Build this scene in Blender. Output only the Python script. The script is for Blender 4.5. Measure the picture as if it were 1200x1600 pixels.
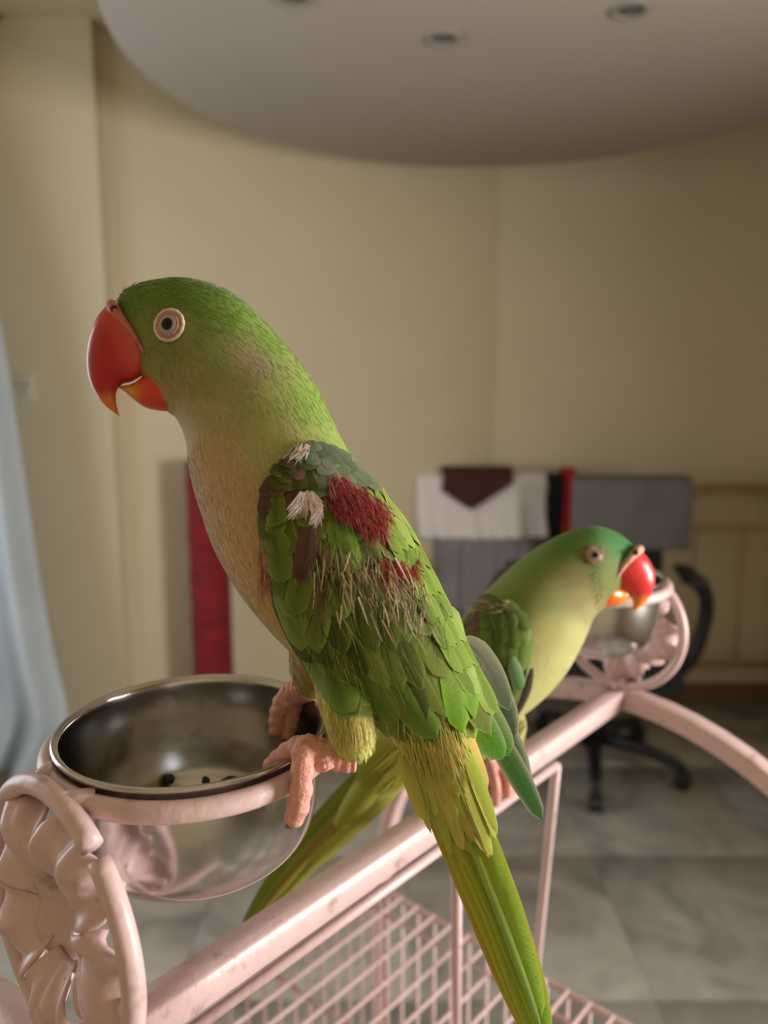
import bpy, bmesh, math, random
from mathutils import Vector, Matrix
from mathutils.bvhtree import BVHTree

for o in list(bpy.data.objects): bpy.data.objects.remove(o)
SC = bpy.context.scene
COL = SC.collection
# ------------------------------------------------------------------ camera
CAM_H = 1.5
PITCH = math.radians(9.0)
FPX = 1200.0
cd = bpy.data.cameras.new('camera'); cam = bpy.data.objects.new('camera', cd); COL.objects.link(cam)
cam.location = (0, 0, CAM_H); cam.rotation_euler = (math.pi/2 - PITCH, 0, 0)
cd.sensor_fit = 'VERTICAL'; cd.sensor_height = 24.0; cd.sensor_width = 18.0; cd.lens = 18.0
cd.clip_start = 0.02; cd.clip_end = 50
cd.dof.use_dof = True; cd.dof.focus_distance = 0.385; cd.dof.aperture_fstop = 3.4
SC.camera = cam
# ------------------------------------------------------------------ world, light, exposure
w = bpy.data.worlds.new('world'); SC.world = w; w.use_nodes = True
w.node_tree.nodes['Background'].inputs[0].default_value = (0.75, 0.86, 1.0, 1)
w.node_tree.nodes['Background'].inputs[1].default_value = 0.6
SC.view_settings.view_transform = 'Standard'; SC.view_settings.look = 'None'
SC.view_settings.exposure = 0.05; SC.view_settings.gamma = 1.0
SC.view_settings.use_curve_mapping = False
def area(name, loc, target, sx, sy, power, color):
    l = bpy.data.lights.new(name, 'AREA'); l.shape = 'RECTANGLE'; l.size = sx; l.size_y = sy
    l.energy = power; l.color = color
    o = bpy.data.objects.new(name, l); COL.objects.link(o); o.location = loc
    o.rotation_euler = (Vector(target)-Vector(loc)).to_track_quat('-Z', 'Y').to_euler()
    return o
lw = area('window_right_offscreen', (2.03, 0.22, 1.36), (0.1, 0.42, 1.24), 0.65, 0.85, 55, (1.0, 0.955, 0.90)); lw.data.spread = math.radians(150)
area('window_left_offscreen', (-1.98, 1.55, 1.45), (0, 1.9, 1.0), 1.0, 1.5, 17, (0.90, 0.95, 1.0))

# ------------------------------------------------------------------ pixel helper
CF = Vector((0, math.cos(PITCH), -math.sin(PITCH)))
CU = Vector((0, math.sin(PITCH), math.cos(PITCH)))
CR = Vector((1, 0, 0))
CO = Vector((0, 0, CAM_H))
def ray(px, py): return CR*((px-600)/FPX) + CF - CU*((py-800)/FPX)
def P(px, py, d): return CO + ray(px, py)*d
def at_z(px, py, z):
    r = ray(px, py); return CO + r*((z-CAM_H)/r.z)
def at_y(px, py, y):
    r = ray(px, py); return CO + r*(y/r.y)
def pix(p):
    q = p-CO; d = q.dot(CF)
    return (600+FPX*q.dot(CR)/d, 800-FPX*q.dot(CU)/d, d)

# ------------------------------------------------------------------ materials
def s2l(c):
    return tuple((x/255/12.92 if x/255 <= 0.04045 else ((x/255+0.055)/1.055)**2.4) for x in c)
def rgba(c): return (*s2l(c), 1)
MATS = {}
def mat(name, col=(128,128,128), rough=0.6, metal=0.0, var=0.08, scale=20, bump=0.0, bscale=80, attr=False,
        stretch=None, coat=0.0, sheen=0.0, trans=0.0, sub=0.0, spec=0.5, dirt=None, uvbarb=False):
    if name in MATS: return MATS[name]
    m = bpy.data.materials.new(name); m.use_nodes = True
    nt = m.node_tree; N = nt.nodes; L = nt.links
    b = N['Principled BSDF']
    tc = N.new('ShaderNodeTexCoord'); mp = N.new('ShaderNodeMapping')
    L.new(tc.outputs['Object'], mp.inputs[0])
    if stretch: mp.inputs['Scale'].default_value = stretch
    nz = N.new('ShaderNodeTexNoise'); nz.inputs['Scale'].default_value = scale; nz.inputs['Detail'].default_value = 4
    L.new(mp.outputs[0], nz.inputs['Vector'])
    if attr:
        src = N.new('ShaderNodeAttribute'); src.attribute_name = 'Col'; srco = src.outputs['Color']
    else:
        src = N.new('ShaderNodeRGB'); src.outputs[0].default_value = rgba(col); srco = src.outputs[0]
    hsv = N.new('ShaderNodeHueSaturation')
    mr = N.new('ShaderNodeMapRange'); mr.inputs['To Min'].default_value = 1-var*2; mr.inputs['To Max'].default_value = 1+var*2
    L.new(nz.outputs['Fac'], mr.inputs['Value']); L.new(mr.outputs[0], hsv.inputs['Value']); L.new(srco, hsv.inputs['Color'])
    out = hsv.outputs[0]
    if dirt:
        n2 = N.new('ShaderNodeTexNoise'); n2.inputs['Scale'].default_value = dirt[1]; n2.inputs['Detail'].default_value = 8
        L.new(tc.outputs['Object'], n2.inputs['Vector'])
        r2 = N.new('ShaderNodeMapRange'); r2.inputs['From Min'].default_value = dirt[2]; r2.inputs['From Max'].default_value = dirt[2]+0.12
        r2.inputs['To Max'].default_value = dirt[3]
        L.new(n2.outputs['Fac'], r2.inputs['Value'])
        mx = N.new('ShaderNodeMixRGB'); mx.inputs[2].default_value = rgba(dirt[0])
        L.new(r2.outputs[0], mx.inputs[0]); L.new(out, mx.inputs[1]); out = mx.outputs[0]
    L.new(out, b.inputs['Base Color'])
    b.inputs['Roughness'].default_value = rough; b.inputs['Metallic'].default_value = metal
    b.inputs['Specular IOR Level'].default_value = spec
    if coat: b.inputs['Coat Weight'].default_value = coat; b.inputs['Coat Roughness'].default_value = 0.15
    if sheen: b.inputs['Sheen Weight'].default_value = sheen; b.inputs['Sheen Roughness'].default_value = 0.4
    if sub:
        b.inputs['Subsurface Weight'].default_value = sub; b.inputs['Subsurface Scale'].default_value = 0.004
        b.inputs['Subsurface Radius'].default_value = (1, 0.35, 0.2)
    if uvbarb:
        uv = N.new('ShaderNodeUVMap'); uv.uv_map = 'UVMap'
        sp = N.new('ShaderNodeSeparateXYZ'); L.new(uv.outputs[0], sp.inputs[0])
        ab = N.new('ShaderNodeMath'); ab.operation = 'ABSOLUTE'; L.new(sp.outputs['X'], ab.inputs[0])
        mu = N.new('ShaderNodeMath'); mu.operation = 'MULTIPLY_ADD'; mu.inputs[1].default_value = -0.22
        L.new(ab.outputs[0], mu.inputs[0]); L.new(sp.outputs['Y'], mu.inputs[2])
        cb = N.new('ShaderNodeCombineXYZ'); L.new(mu.outputs[0], cb.inputs[0])
        m2 = N.new('ShaderNodeMath'); m2.operation = 'MULTIPLY'; m2.inputs[1].default_value = 0.03; L.new(sp.outputs['X'], m2.inputs[0])
        L.new(m2.outputs[0], cb.inputs[1])
        n3 = N.new('ShaderNodeTexNoise'); n3.inputs['Scale'].default_value = 45; n3.inputs['Detail'].default_value = 2
        L.new(cb.outputs[0], n3.inputs['Vector'])
        bp = N.new('ShaderNodeBump'); bp.inputs['Strength'].default_value = 0.5; bp.inputs['Distance'].default_value = 0.0012
        L.new(n3.outputs['Fac'], bp.inputs['Height']); L.new(bp.outputs[0], b.inputs['Normal'])
        r3 = N.new('ShaderNodeMapRange'); r3.inputs['To Min'].default_value = 0.72; r3.inputs['To Max'].default_value = 1.28
        L.new(n3.outputs['Fac'], r3.inputs['Value'])
        L.new(r3.outputs[0], hsv.inputs['Value'])
    elif bump:
        nb = N.new('ShaderNodeTexNoise'); nb.inputs['Scale'].default_value = bscale; nb.inputs['Detail'].default_value = 5
        L.new(mp.outputs[0], nb.inputs['Vector'])
        bp = N.new('ShaderNodeBump'); bp.inputs['Strength'].default_value = bump; bp.inputs['Distance'].default_value = 0.002
        L.new(nb.outputs['Fac'], bp.inputs['Height']); L.new(bp.outputs[0], b.inputs['Normal'])
    if trans:
        tr = N.new('ShaderNodeBsdfTranslucent'); L.new(out, tr.inputs[0])
        ms = N.new('ShaderNodeMixShader'); ms.inputs[0].default_value = trans
        o = N['Material Output']; L.new(b.outputs[0], ms.inputs[1]); L.new(tr.outputs[0], ms.inputs[2]); L.new(ms.outputs[0], o.inputs['Surface'])
    MATS[name] = m
    return m
PAINT = mat('pale_pink_enamel', (210,180,178), 0.38, var=0.05, scale=60, bump=0.25, bscale=160, coat=0.15, dirt=((120,92,80), 55, 0.60, 0.55))
PAINTD = PAINT
STEEL = mat('brushed_steel', (196,193,190), 0.19, metal=1.0, var=0.05, scale=30, bump=0.015, bscale=40, stretch=(1,1,6), dirt=((150,140,132), 60, 0.62, 0.6))
FEATH = mat('feather_vane', attr=True, rough=0.6, uvbarb=True, spec=0.15, trans=0.12)
PLUME = mat('body_plumage', attr=True, rough=0.75, var=0.05, scale=300, bump=0.08, bscale=900, spec=0.25, sheen=0.15)
STRAND = mat('loose_barbs', attr=True, rough=0.65, var=0.05, spec=0.25, trans=0.15)
BEAK = mat('beak_horn', attr=True, rough=0.33, var=0.05, scale=120, bump=0.06, bscale=300, coat=0.12, sub=0.15)
SKIN = mat('foot_skin', attr=True, rough=0.55, var=0.14, scale=350, bump=0.9, bscale=300, sub=0.2)
EYE = mat('eye_gloss', attr=True, rough=0.25, var=0.02, coat=0.12, spec=0.3)

# ------------------------------------------------------------------ mesh helpers
def link(o, parent=None):
    COL.objects.link(o)
    if parent is not None: o.parent = parent
    return o
def mesh_obj(name, verts, faces, m, parent=None, smooth=True, cols=None, uvs=None):
    me = bpy.data.meshes.new(name); me.from_pydata([tuple(v) for v in verts], [], faces); me.update()
    if smooth: me.polygons.foreach_set('use_smooth', [True]*len(me.polygons))
    if cols is not None:
        a = me.color_attributes.new('Col', 'FLOAT_COLOR', 'POINT')
        flat = []
        for c in cols: flat += [c[0], c[1], c[2], 1.0]
        a.data.foreach_set('color', flat)
    if uvs is not None:
        ul = me.uv_layers.new(name='UVMap')
        for lp in me.loops: ul.data[lp.index].uv = uvs[lp.vertex_index]
    if m: me.materials.append(m)
    o = bpy.data.objects.new(name, me)
    return link(o, parent)
def inst(o, name=None, parent=None, mw=None):
    c = bpy.data.objects.new(name or o.name, o.data); link(c, parent)
    if mw is not None: c.matrix_local = mw
    return c
def empty(name, label, cat, group=None, loc=(0,0,0)):
    o = bpy.data.objects.new(name, None); o.empty_display_size = 0.05; link(o)
    tag(o, label, cat, group); return o
def tag(o, label, cat=None, group=None):
    o['label'] = label
    if cat: o['category'] = cat
    if group: o['group'] = group
    return o
def structure(o, label=None):
    o['kind'] = 'structure'
    if label: o['label'] = label
    return o
class MB:
    def __init__(s): s.v = []; s.f = []; s.c = []
    def add(s, v, f, c=None):
        k = len(s.v); s.v += [Vector(p) for p in v]; s.f += [tuple(i+k for i in q) for q in f]
        if c is not None: s.c += (c if isinstance(c, list) else [c]*len(v))
    def build(s, name, m, parent=None, smooth=True):
        return mesh_obj(name, s.v, s.f, m, parent, smooth, s.c if len(s.c) == len(s.v) and s.c else None)
def box(mn, mx):
    (a,b,c),(d,e,f) = mn, mx
    return ([(a,b,c),(d,b,c),(d,e,c),(a,e,c),(a,b,f),(d,b,f),(d,e,f),(a,e,f)],
            [(3,2,1,0),(4,5,6,7),(0,1,5,4),(1,2,6,5),(2,3,7,6),(3,0,4,7)])
def obox(c, ex, ey, ez):
    c = Vector(c); v = []
    for sz in (-1,1):
        for sx, sy in ((-1,-1),(1,-1),(1,1),(-1,1)): v.append(c+ex*sx+ey*sy+ez*sz)
    return v, [(3,2,1,0),(4,5,6,7),(0,1,5,4),(1,2,6,5),(2,3,7,6),(3,0,4,7)]
def bevel_box_obj(name, mn, mx, m, parent=None, r=0.01, seg=3):
    bm = bmesh.new(); v, f = box(mn, mx)
    bv = [bm.verts.new(p) for p in v]
    for q in f: bm.faces.new([bv[i] for i in q])
    bmesh.ops.bevel(bm, geom=bm.edges[:], offset=r, segments=seg, profile=0.5, affect='EDGES')
    me = bpy.data.meshes.new(name); bm.to_mesh(me); bm.free()
    me.polygons.foreach_set('use_smooth', [True]*len(me.polygons)); me.materials.append(m)
    return link(bpy.data.objects.new(name, me), parent)
def frames(pts, closed=False):
    n = len(pts); T = []
    for i in range(n):
        a = pts[(i-1) % n] if (closed or i > 0) else pts[i]
        b = pts[(i+1) % n] if (closed or i < n-1) else pts[i]
        T.append((b-a).normalized())
    up = Vector((0,0,1))
    if abs(T[0].dot(up)) > 0.95: up = Vector((1,0,0))
    nrm = (up - T[0]*up.dot(T[0])).normalized(); out = []
    for t in T:
        nrm = (nrm - t*nrm.dot(t)).normalized(); out.append((t, nrm, t.cross(nrm)))
    return out
def tube(pts, rad, seg=10, closed=False, cap=True):
    pts = [Vector(p) for p in pts]; n = len(pts)
    if not isinstance(rad, (list, tuple)): rad = [rad]*n
    F = frames(pts, closed); v = []; f = []
    for i in range(n):
        t, a, b = F[i]
        for k in range(seg):
            th = 2*math.pi*k/seg; v.append(pts[i] + (a*math.cos(th)+b*math.sin(th))*rad[i])
    for i in range(n if closed else n-1):
        j = (i+1) % n
        for k in range(seg):
            l = (k+1) % seg; f.append((i*seg+k, i*seg+l, j*seg+l, j*seg+k))
    if cap and not closed:
        f.append(tuple(range(seg-1, -1, -1))); f.append(tuple((n-1)*seg+k for k in range(seg)))
    return v, f
def sweep_rect(pts, wside, hside, side_axis):
    """rectangular section swept on pts; side_axis constant"""
    pts = [Vector(p) for p in pts]; n = len(pts); s = Vector(side_axis).normalized(); v = []; f = []
    ch = min(wside, hside)*0.18
    prof = [(-wside+ch,-hside),(wside-ch,-hside),(wside,-hside+ch),(wside,hside-ch),(wside-ch,hside),(-wside+ch,hside),(-wside,hside-ch),(-wside,-hside+ch)]
    m = len(prof)
    for i in range(n):
        t = (pts[min(i+1,n-1)]-pts[max(i-1,0)]).normalized(); nn = t.cross(s).normalized()
        if nn.z < -0.2: nn = -nn
        for a, b in prof: v.append(pts[i]+s*a+nn*b)
    for i in range(n-1):
        for k in range(m):
            l = (k+1) % m; f.append((i*m+k, i*m+l, (i+1)*m+l, (i+1)*m+k))
    f.append(tuple(range(m-1,-1,-1))); f.append(tuple((n-1)*m+k for k in range(m)))
    return v, f
def lathe(prof, seg=64, center=Vector((0,0,0))):
    v = []; f = []; n = len(prof)
    for r, z in prof:
        for k in range(seg):
            th = 2*math.pi*k/seg; v.append(center+Vector((r*math.cos(th), r*math.sin(th), z)))
    for i in range(n-1):
        for k in range(seg):
            l = (k+1) % seg; f.append((i*seg+k, i*seg+l, (i+1)*seg+l, (i+1)*seg+k))
    return v, f
def cr(vals, t):
    """Catmull-Rom through vals (tuples), t in 0..1"""
    n = len(vals)-1; x = max(0.0, min(1.0, t))*n; i = min(int(x), n-1); u = x-i
    p0 = vals[max(i-1,0)]; p1 = vals[i]; p2 = vals[i+1]; p3 = vals[min(i+2,n)]
    return tuple(0.5*((2*b)+(-a+c)*u+(2*a-5*b+4*c-d)*u*u+(-a+3*b-3*c+d)*u**3) for a,b,c,d in zip(p0,p1,p2,p3))
def remesh(name, verts, faces, vox, smooth_it=4, m=None, parent=None):
    me = bpy.data.meshes.new(name+'_raw'); me.from_pydata([tuple(v) for v in verts], [], faces); me.update()
    bm = bmesh.new(); bm.from_mesh(me); bmesh.ops.recalc_face_normals(bm, faces=bm.faces[:]); bm.to_mesh(me); bm.free()
    o = bpy.data.objects.new(name+'_raw', me); COL.objects.link(o)
    r = o.modifiers.new('r', 'REMESH'); r.mode = 'VOXEL'; r.voxel_size = vox; r.use_smooth_shade = True
    s = o.modifiers.new('s', 'SMOOTH'); s.iterations = smooth_it; s.factor = 0.5
    dg = bpy.context.evaluated_depsgraph_get(); dg.update()
    out = bpy.data.meshes.new_from_object(o.evaluated_get(dg))
    bpy.data.objects.remove(o); bpy.data.meshes.remove(me)
    out.name = name
    out.polygons.foreach_set('use_smooth', [True]*len(out.polygons))
    out.materials.clear()
    if m: out.materials.append(m)
    ob = bpy.data.objects.new(name, out); return link(ob, parent)
def paint(o, fn):
    me = o.data
    a = me.color_attributes.get('Col') or me.color_attributes.new('Col', 'FLOAT_COLOR', 'POINT')
    flat = []
    for v in me.vertices:
        c = fn(v.co); flat += [c[0], c[1], c[2], 1.0]
    a.data.foreach_set('color', flat)
def anchors_fn(anchors, power=3.0, jitter=0.0, rng=random):
    A = [(x, y, s2l(c)) for x, y, c in anchors]
    def fn(p, px=None):
        x, y, _ = pix(p) if px is None else (*px, 0)
        W = 0; r = g = b = 0
        for ax, ay, c in A:
            w_ = 1.0/((ax-x)**2+(ay-y)**2+60)**(power/2); W += w_; r += w_*c[0]; g += w_*c[1]; b += w_*c[2]
        k = 1+rng.uniform(-jitter, jitter)
        return (r/W*k, g/W*k, b/W*k)
    return fn
def lerp(a, b, t): return tuple(x+(y-x)*t for x, y in zip(a, b))

# ================================================================== ROOM
YB = 3.58; ZC = 2.78
XR = 1.95; XL = -1.9; YN = -1.2
WALL = mat('cream_wall_paint', (208,195,166), 0.85, var=0.03, scale=3, bump=0.08, bscale=200)
WALL2 = WALL
GREYC = mat('grey_ceiling_paint', (176,164,154), 0.9, var=0.03, scale=2)
CEILM = WALL
MARBLE = None
def marble():
    m = bpy.data.materials.new('grey_marble'); m.use_nodes = True; N = m.node_tree.nodes; L = m.node_tree.links; b = N['Principled BSDF']
    tc = N.new('ShaderNodeTexCoord'); oi = N.new('ShaderNodeObjectInfo')
    ad = N.new('ShaderNodeVectorMath'); ad.operation = 'ADD'
    sc = N.new('ShaderNodeVectorMath'); sc.operation = 'SCALE'; sc.inputs[3].default_value = 37.0
    cmb = N.new('ShaderNodeCombineXYZ'); L.new(oi.outputs['Random'], cmb.inputs[0]); L.new(oi.outputs['Random'], cmb.inputs[2])
    L.new(cmb.outputs[0], sc.inputs[0]); L.new(tc.outputs['Object'], ad.inputs[0]); L.new(sc.outputs[0], ad.inputs[1])
    n1 = N.new('ShaderNodeTexNoise'); n1.inputs['Scale'].default_value = 3.5; n1.inputs['Detail'].default_value = 7; n1.inputs['Distortion'].default_value = 1.2
    L.new(ad.outputs[0], n1.inputs['Vector'])
    cr_ = N.new('ShaderNodeValToRGB'); e = cr_.color_ramp.elements
    e[0].position = 0.28; e[0].color = rgba((118,114,108)); e[1].position = 0.75; e[1].color = rgba((186,182,172))
    x = cr_.color_ramp.elements.new(0.5); x.color = rgba((160,156,148))
    L.new(n1.outputs['Fac'], cr_.inputs[0])
    hs = N.new('ShaderNodeHueSaturation'); mr = N.new('ShaderNodeMapRange'); mr.inputs['To Min'].default_value = 0.84; mr.inputs['To Max'].default_value = 1.06
    L.new(oi.outputs['Random'], mr.inputs['Value']); L.new(mr.outputs[0], hs.inputs['Value']); L.new(cr_.outputs[0], hs.inputs['Color'])
    L.new(hs.outputs[0], b.inputs['Base Color']); b.inputs['Roughness'].default_value = 0.42
    return m
MARBLE = marble()
GROUT = mat('floor_grout', (128,122,112), 0.9)
# floor with separate marble slabs
floor = structure(mesh_obj('floor', *box((XL-.2, YN-.1, -0.06), (XR+.2, YB+.3, -0.004)), GROUT, smooth=False), 'grey marble slab floor')
TS = 0.6; first = None
ix = -4
for i in range(-5, 3):
    for j in range(-4, 6):
        x0 = 0.675+i*TS; y0 = 2.30+(j-4)*TS
        if x0 > XR or x0+TS < XL or y0 > YB or y0+TS < YN: continue
        if first is None:
            first = bevel_box_obj('marble_slab', (0.0005,0.0005,-0.012), (TS-0.0005,TS-0.0005,0.0), MARBLE, floor, 0.001, 1); o = first
        else:
            o = bpy.data.objects.new('marble_slab', first.data); link(o, floor)
        o.location = (x0, y0, 0)
# walls
def wall_quad(name, a, b, z0, z1, m, th=0.1, label=None):
    a = Vector((*a, 0)); b = Vector((*b, 0)); d = (b-a).normalized(); n = Vector((d.y, -d.x, 0))   # n points into room for a->b left to right seen from the room
    v = [a+Vector((0,0,z0)), b+Vector((0,0,z0)), b+Vector((0,0,z1)), a+Vector((0,0,z1))]
    v += [p - n*th for p in v]
    f = [(0,1,2,3),(7,6,5,4),(0,4,5,1),(1,5,6,2),(2,6,7,3),(3,7,4,0)]
    return structure(mesh_obj(name, v, f, m, smooth=False), label)
CX = at_y(776, 600, YB).x
YCOL = 2.9; XCOL = at_y(172, 600, YCOL).x
wall_quad('wall_back', (CX, YB), (XR+.1, YB), 0, ZC+.1, WALL, label='cream wall behind the chair and bed frame')
wall_quad('wall_back_left', (XCOL-.03, YCOL+.06), (CX, YB), 0, ZC+.1, WALL, label='cream wall left of the corner')
# column / projecting wall piece at the left, with return
structure(mesh_obj('wall_left_pier', *box((XL-.1, YCOL, 0), (XCOL, YCOL+.45, ZC+.1)), WALL2, smooth=False), 'pale projecting wall with socket plate')
def wall_with_window(name, x, th, y0, y1, wy0, wy1, wz0, wz1, m, label):
    mb = MB(); xa, xb = sorted((x, x+th))
    mb.add(*box((xa, y0, 0), (xb, wy0, ZC+.1))); mb.add(*box((xa, wy1, 0), (xb, y1, ZC+.1)))
    mb.add(*box((xa, wy0, 0), (xb, wy1, wz0))); mb.add(*box((xa, wy0, wz1), (xb, wy1, ZC+.1)))
    return structure(mb.build(name, m, smooth=False), label)
wall_with_window('wall_right', XR, 0.12, YN, YB+.1, -0.25, 0.75, 0.82, 1.92, WALL, 'cream wall with the window')
wall_with_window('wall_left', XL, -0.12, YN, YCOL, 0.95, 2.15, 0.6, 2.25, WALL2, 'cream wall with the curtained window')
wall_quad('wall_near', (XR+.1, YN), (XL-.1, YN), 0, ZC+.1, WALL, label='cream wall opposite the bed frame')
WOODW = mat('white_window_frame', (215,210,200), 0.5)
def window_frame(name, x, wy0, wy1, wz0, wz1, label):
    root = bpy.data.objects.new(name, None); link(root); structure(root, label)
    t = 0.045
    for (a, b) in (((x-.03, wy0, wz0), (x+.03, wy0+t, wz1)), ((x-.03, wy1-t, wz0), (x+.03, wy1, wz1)),
                   ((x-.03, wy0+t, wz0), (x+.03, wy1-t, wz0+t)), ((x-.03, wy0+t, wz1-t), (x+.03, wy1-t, wz1)),
                   ((x-.02, (wy0+wy1)/2-.02, wz0+t), (x+.02, (wy0+wy1)/2+.02, wz1-t))):
        mesh_obj('window_frame', *box(a, b), WOODW, root, smooth=False)
window_frame('window_1', XR+.03, -0.25, 0.75, 0.82, 1.92, 'white window in the right wall')
window_frame('window_2', XL-.03, 0.95, 2.15, 0.6, 2.25, 'white window in the left wall')
# baseboard
BASEB = mat('brown_baseboard', (120,92,66), 0.6)
structure(mesh_obj('baseboard_back', *box((CX, YB-.015, 0), (XR, YB, 0.09)), BASEB, smooth=False))
# ceiling
structure(mesh_obj('ceiling', *box((XL-.2, YN-.1, ZC), (XR+.2, YB+.4, ZC+.12)), CEILM, smooth=False), 'cream ceiling')
# circle of grey ceiling panel through measured edge points
HC = 2.365
pts = [at_z(185,75,HC), at_z(730,262,HC), at_z(1200,190,HC)]
def circum(a, b, c):
    d = 2*(a.x*(b.y-c.y)+b.x*(c.y-a.y)+c.x*(a.y-b.y)); q = lambda p: p.x*p.x+p.y*p.y
    return (Vector(((q(a)*(b.y-c.y)+q(b)*(c.y-a.y)+q(c)*(a.y-b.y))/d, (q(a)*(c.x-b.x)+q(b)*(a.x-c.x)+q(c)*(b.x-a.x))/d, 0)))
cc = circum(*pts); RD = (pts[0]-Vector((cc.x,cc.y,pts[0].z))).length
v, f = lathe([(0.0005,HC),(RD-.01,HC),(RD,HC+.008),(RD,ZC+.002)], 128, cc)
disc = structure(mesh_obj('trim_1', v, f, GREYC), 'round grey ceiling panel')
DLM = mat('downlight_rim', (150,144,136), 0.5); DLG = mat('downlight_glass', (96,94,92), 0.3); DLB = mat('downlight_recess_shade', (58,55,52), 0.6)
for (x, y, lab) in ((693,58,'small round recessed ceiling spotlight in the middle of the grey ceiling panel'),
                    (985,14,'round recessed ceiling spotlight above the bed frame side of the panel'),
                    (457,-6,'round recessed ceiling spotlight nearest the pale projecting wall')):
    c = at_z(x, y, HC); r = empty('ceiling_spotlight', lab, 'spotlight', 'recessed ceiling spotlights'); r.location = c
    mesh_obj('rim', *lathe([(.030,-.001),(.032,-.007),(.042,-.007),(.046,0.0)], 40), DLM, r)
    mesh_obj('recess_shade_ring', *lathe([(.030,-.001),(.027,-.002),(.0215,-.0025)], 40), DLB, r)  # nearly flat ring; its dark colour stands in for shade inside a recess
    mesh_obj('lens', *lathe([(.0215,-.0025),(.015,-.005),(.0005,-.006)], 40), DLG, r)

# ================================================================== BACKGROUND THINGS
# socket plate on the pier
PL = mat('white_plastic', (205,198,178), 0.5); DK = mat('dark_plastic', (30,30,32), 0.5)
sp = empty('wall_socket', 'square cream wall socket plate on the pale projecting wall', 'socket')
c = at_y(36, 606, YCOL)
sp.location = c
bevel_box_obj('plate', (-.045,-.012,-.05), (.045,0,.05), PL, sp, .004)
for dx, dz in ((-.014,.012),(.014,.012),(0,-.012)):
    mesh_obj('socket_hole', *tube([(dx,-.0135,dz),(dx,-.0115,dz)], .006, 12), DK, sp)
bevel_box_obj('rocker_switch', (.022,-.016,-.016), (.034,-.011,.016), PL, sp, .002)
hk = tag(mesh_obj('wall_hook', *lathe([(.0005,.012),(.014,.010),(.018,0),(.018,-.004)], 20), DK), 'small dark round hook high on the pale wall', 'hook')
hk.rotation_euler = (math.pi/2, 0, 0); hk.location = at_y(-3, 22, YCOL)-Vector((0,.004,0))

# curtain: one draped, folded sheet
CURT = mat('pale_blue_curtain', (206,216,224), 0.85, var=0.05, scale=6, bump=0.15, bscale=90, trans=0.35, sheen=0.2)
def curtain():
    edge = [(-190,-260),(-120,120),(-45,360),(0,500),(30,690),(58,880),(84,1015),(108,1112),(92,1165),(60,1215)]
    E = [at_y(x, y, 2.62) for x, y in edge]
    zs = [e.z for e in E]
    nv, nu = 48, 90; verts = []; faces = []
    for j in range(nv+1):
        t = j/nv
        e = Vector(cr([tuple(p) for p in E], t))
        z = e.z if e.z > 0.012 else 0.012
        Lx = XL+.05 + 0.02*math.sin(t*5)
        for i in range(nu+1):
            u = i/nu
            x = Lx + (e.x-Lx)*u
            amp = 0.055*(0.35+0.65*t)
            y = 2.62 - 0.02 + amp*math.sin(u*17+1.2*math.sin(t*3)+.9) + 0.5*amp*math.sin(u*39+2*t) + 0.10*(1-u)*0
            zz = max(0.008, z - 0.06*(1-u)*t*0 + 0.012*math.sin(u*19)*t*t)
            verts.append((x, y, zz))
    for j in range(nv):
        for i in range(nu):
            a = j*(nu+1)+i; faces.append((a, a+1, a+nu+2, a+nu+1))
    o = mesh_obj('curtain', verts, faces, CURT)
    s = o.modifiers.new('thick', 'SOLIDIFY'); s.thickness = 0.002
    tag(o, 'pale blue curtain drawn aside in soft folds beside the wall socket', 'curtain')
curtain()

# rolled red rug standing on end
RUG = mat('deep_red_rug', (122,16,24), 0.9, var=0.35, scale=9, bump=0.5, bscale=40, stretch=(1,1,2.4), sheen=0.2)
RUGB = mat('dark_rug_backing', (110,40,36), 0.95, var=0.1)
def rug():
    y = 2.93
    a = at_y(293, 800, y).x; b = at_y(356, 800, y).x; r = (b-a)/2; cx = (a+b)/2; h = at_y(320, 722, y).z
    root = empty('rolled_rug', 'rolled deep red rug standing upright against the cream wall', 'rug'); root.location = (cx, y, 0)
    v = []; f = []; nz, nk = 30, 40
    for j in range(nz+1):
        z = 0.003 + (h-.003)*j/nz
        for k in range(nk):
            th = 2*math.pi*k/nk; rr = r*(1+0.02*math.sin(z*34+th*2)+0.012*math.sin(z*71-th*3))
            v.append((rr*math.cos(th), rr*math.sin(th), z))
    for j in range(nz):
        for k in range(nk): f.append((j*nk+k, j*nk+(k+1)%nk, (j+1)*nk+(k+1)%nk, (j+1)*nk+k))
    f.append(tuple(range(nk-1,-1,-1)))
    mesh_obj('rolled_body', v, f, RUG, root)
    sp_ = []
    for k in range(90):
        th = k*0.28; rr = 0.006+(r*0.95-.006)*k/89; sp_.append((rr*math.cos(th), rr*math.sin(th), h-.004))
    mesh_obj('spiral_end', *tube(sp_, .006, 6), RUGB, root)
    e = []
    for j in range(nz+1):
        th = -0.35; rr = r*1.02; e.append((rr*math.cos(th), rr*math.sin(th), .006+(h-.012)*j/nz))
    mesh_obj('loose_edge', *tube(e, .012, 8), RUGB, root)
rug()

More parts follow.
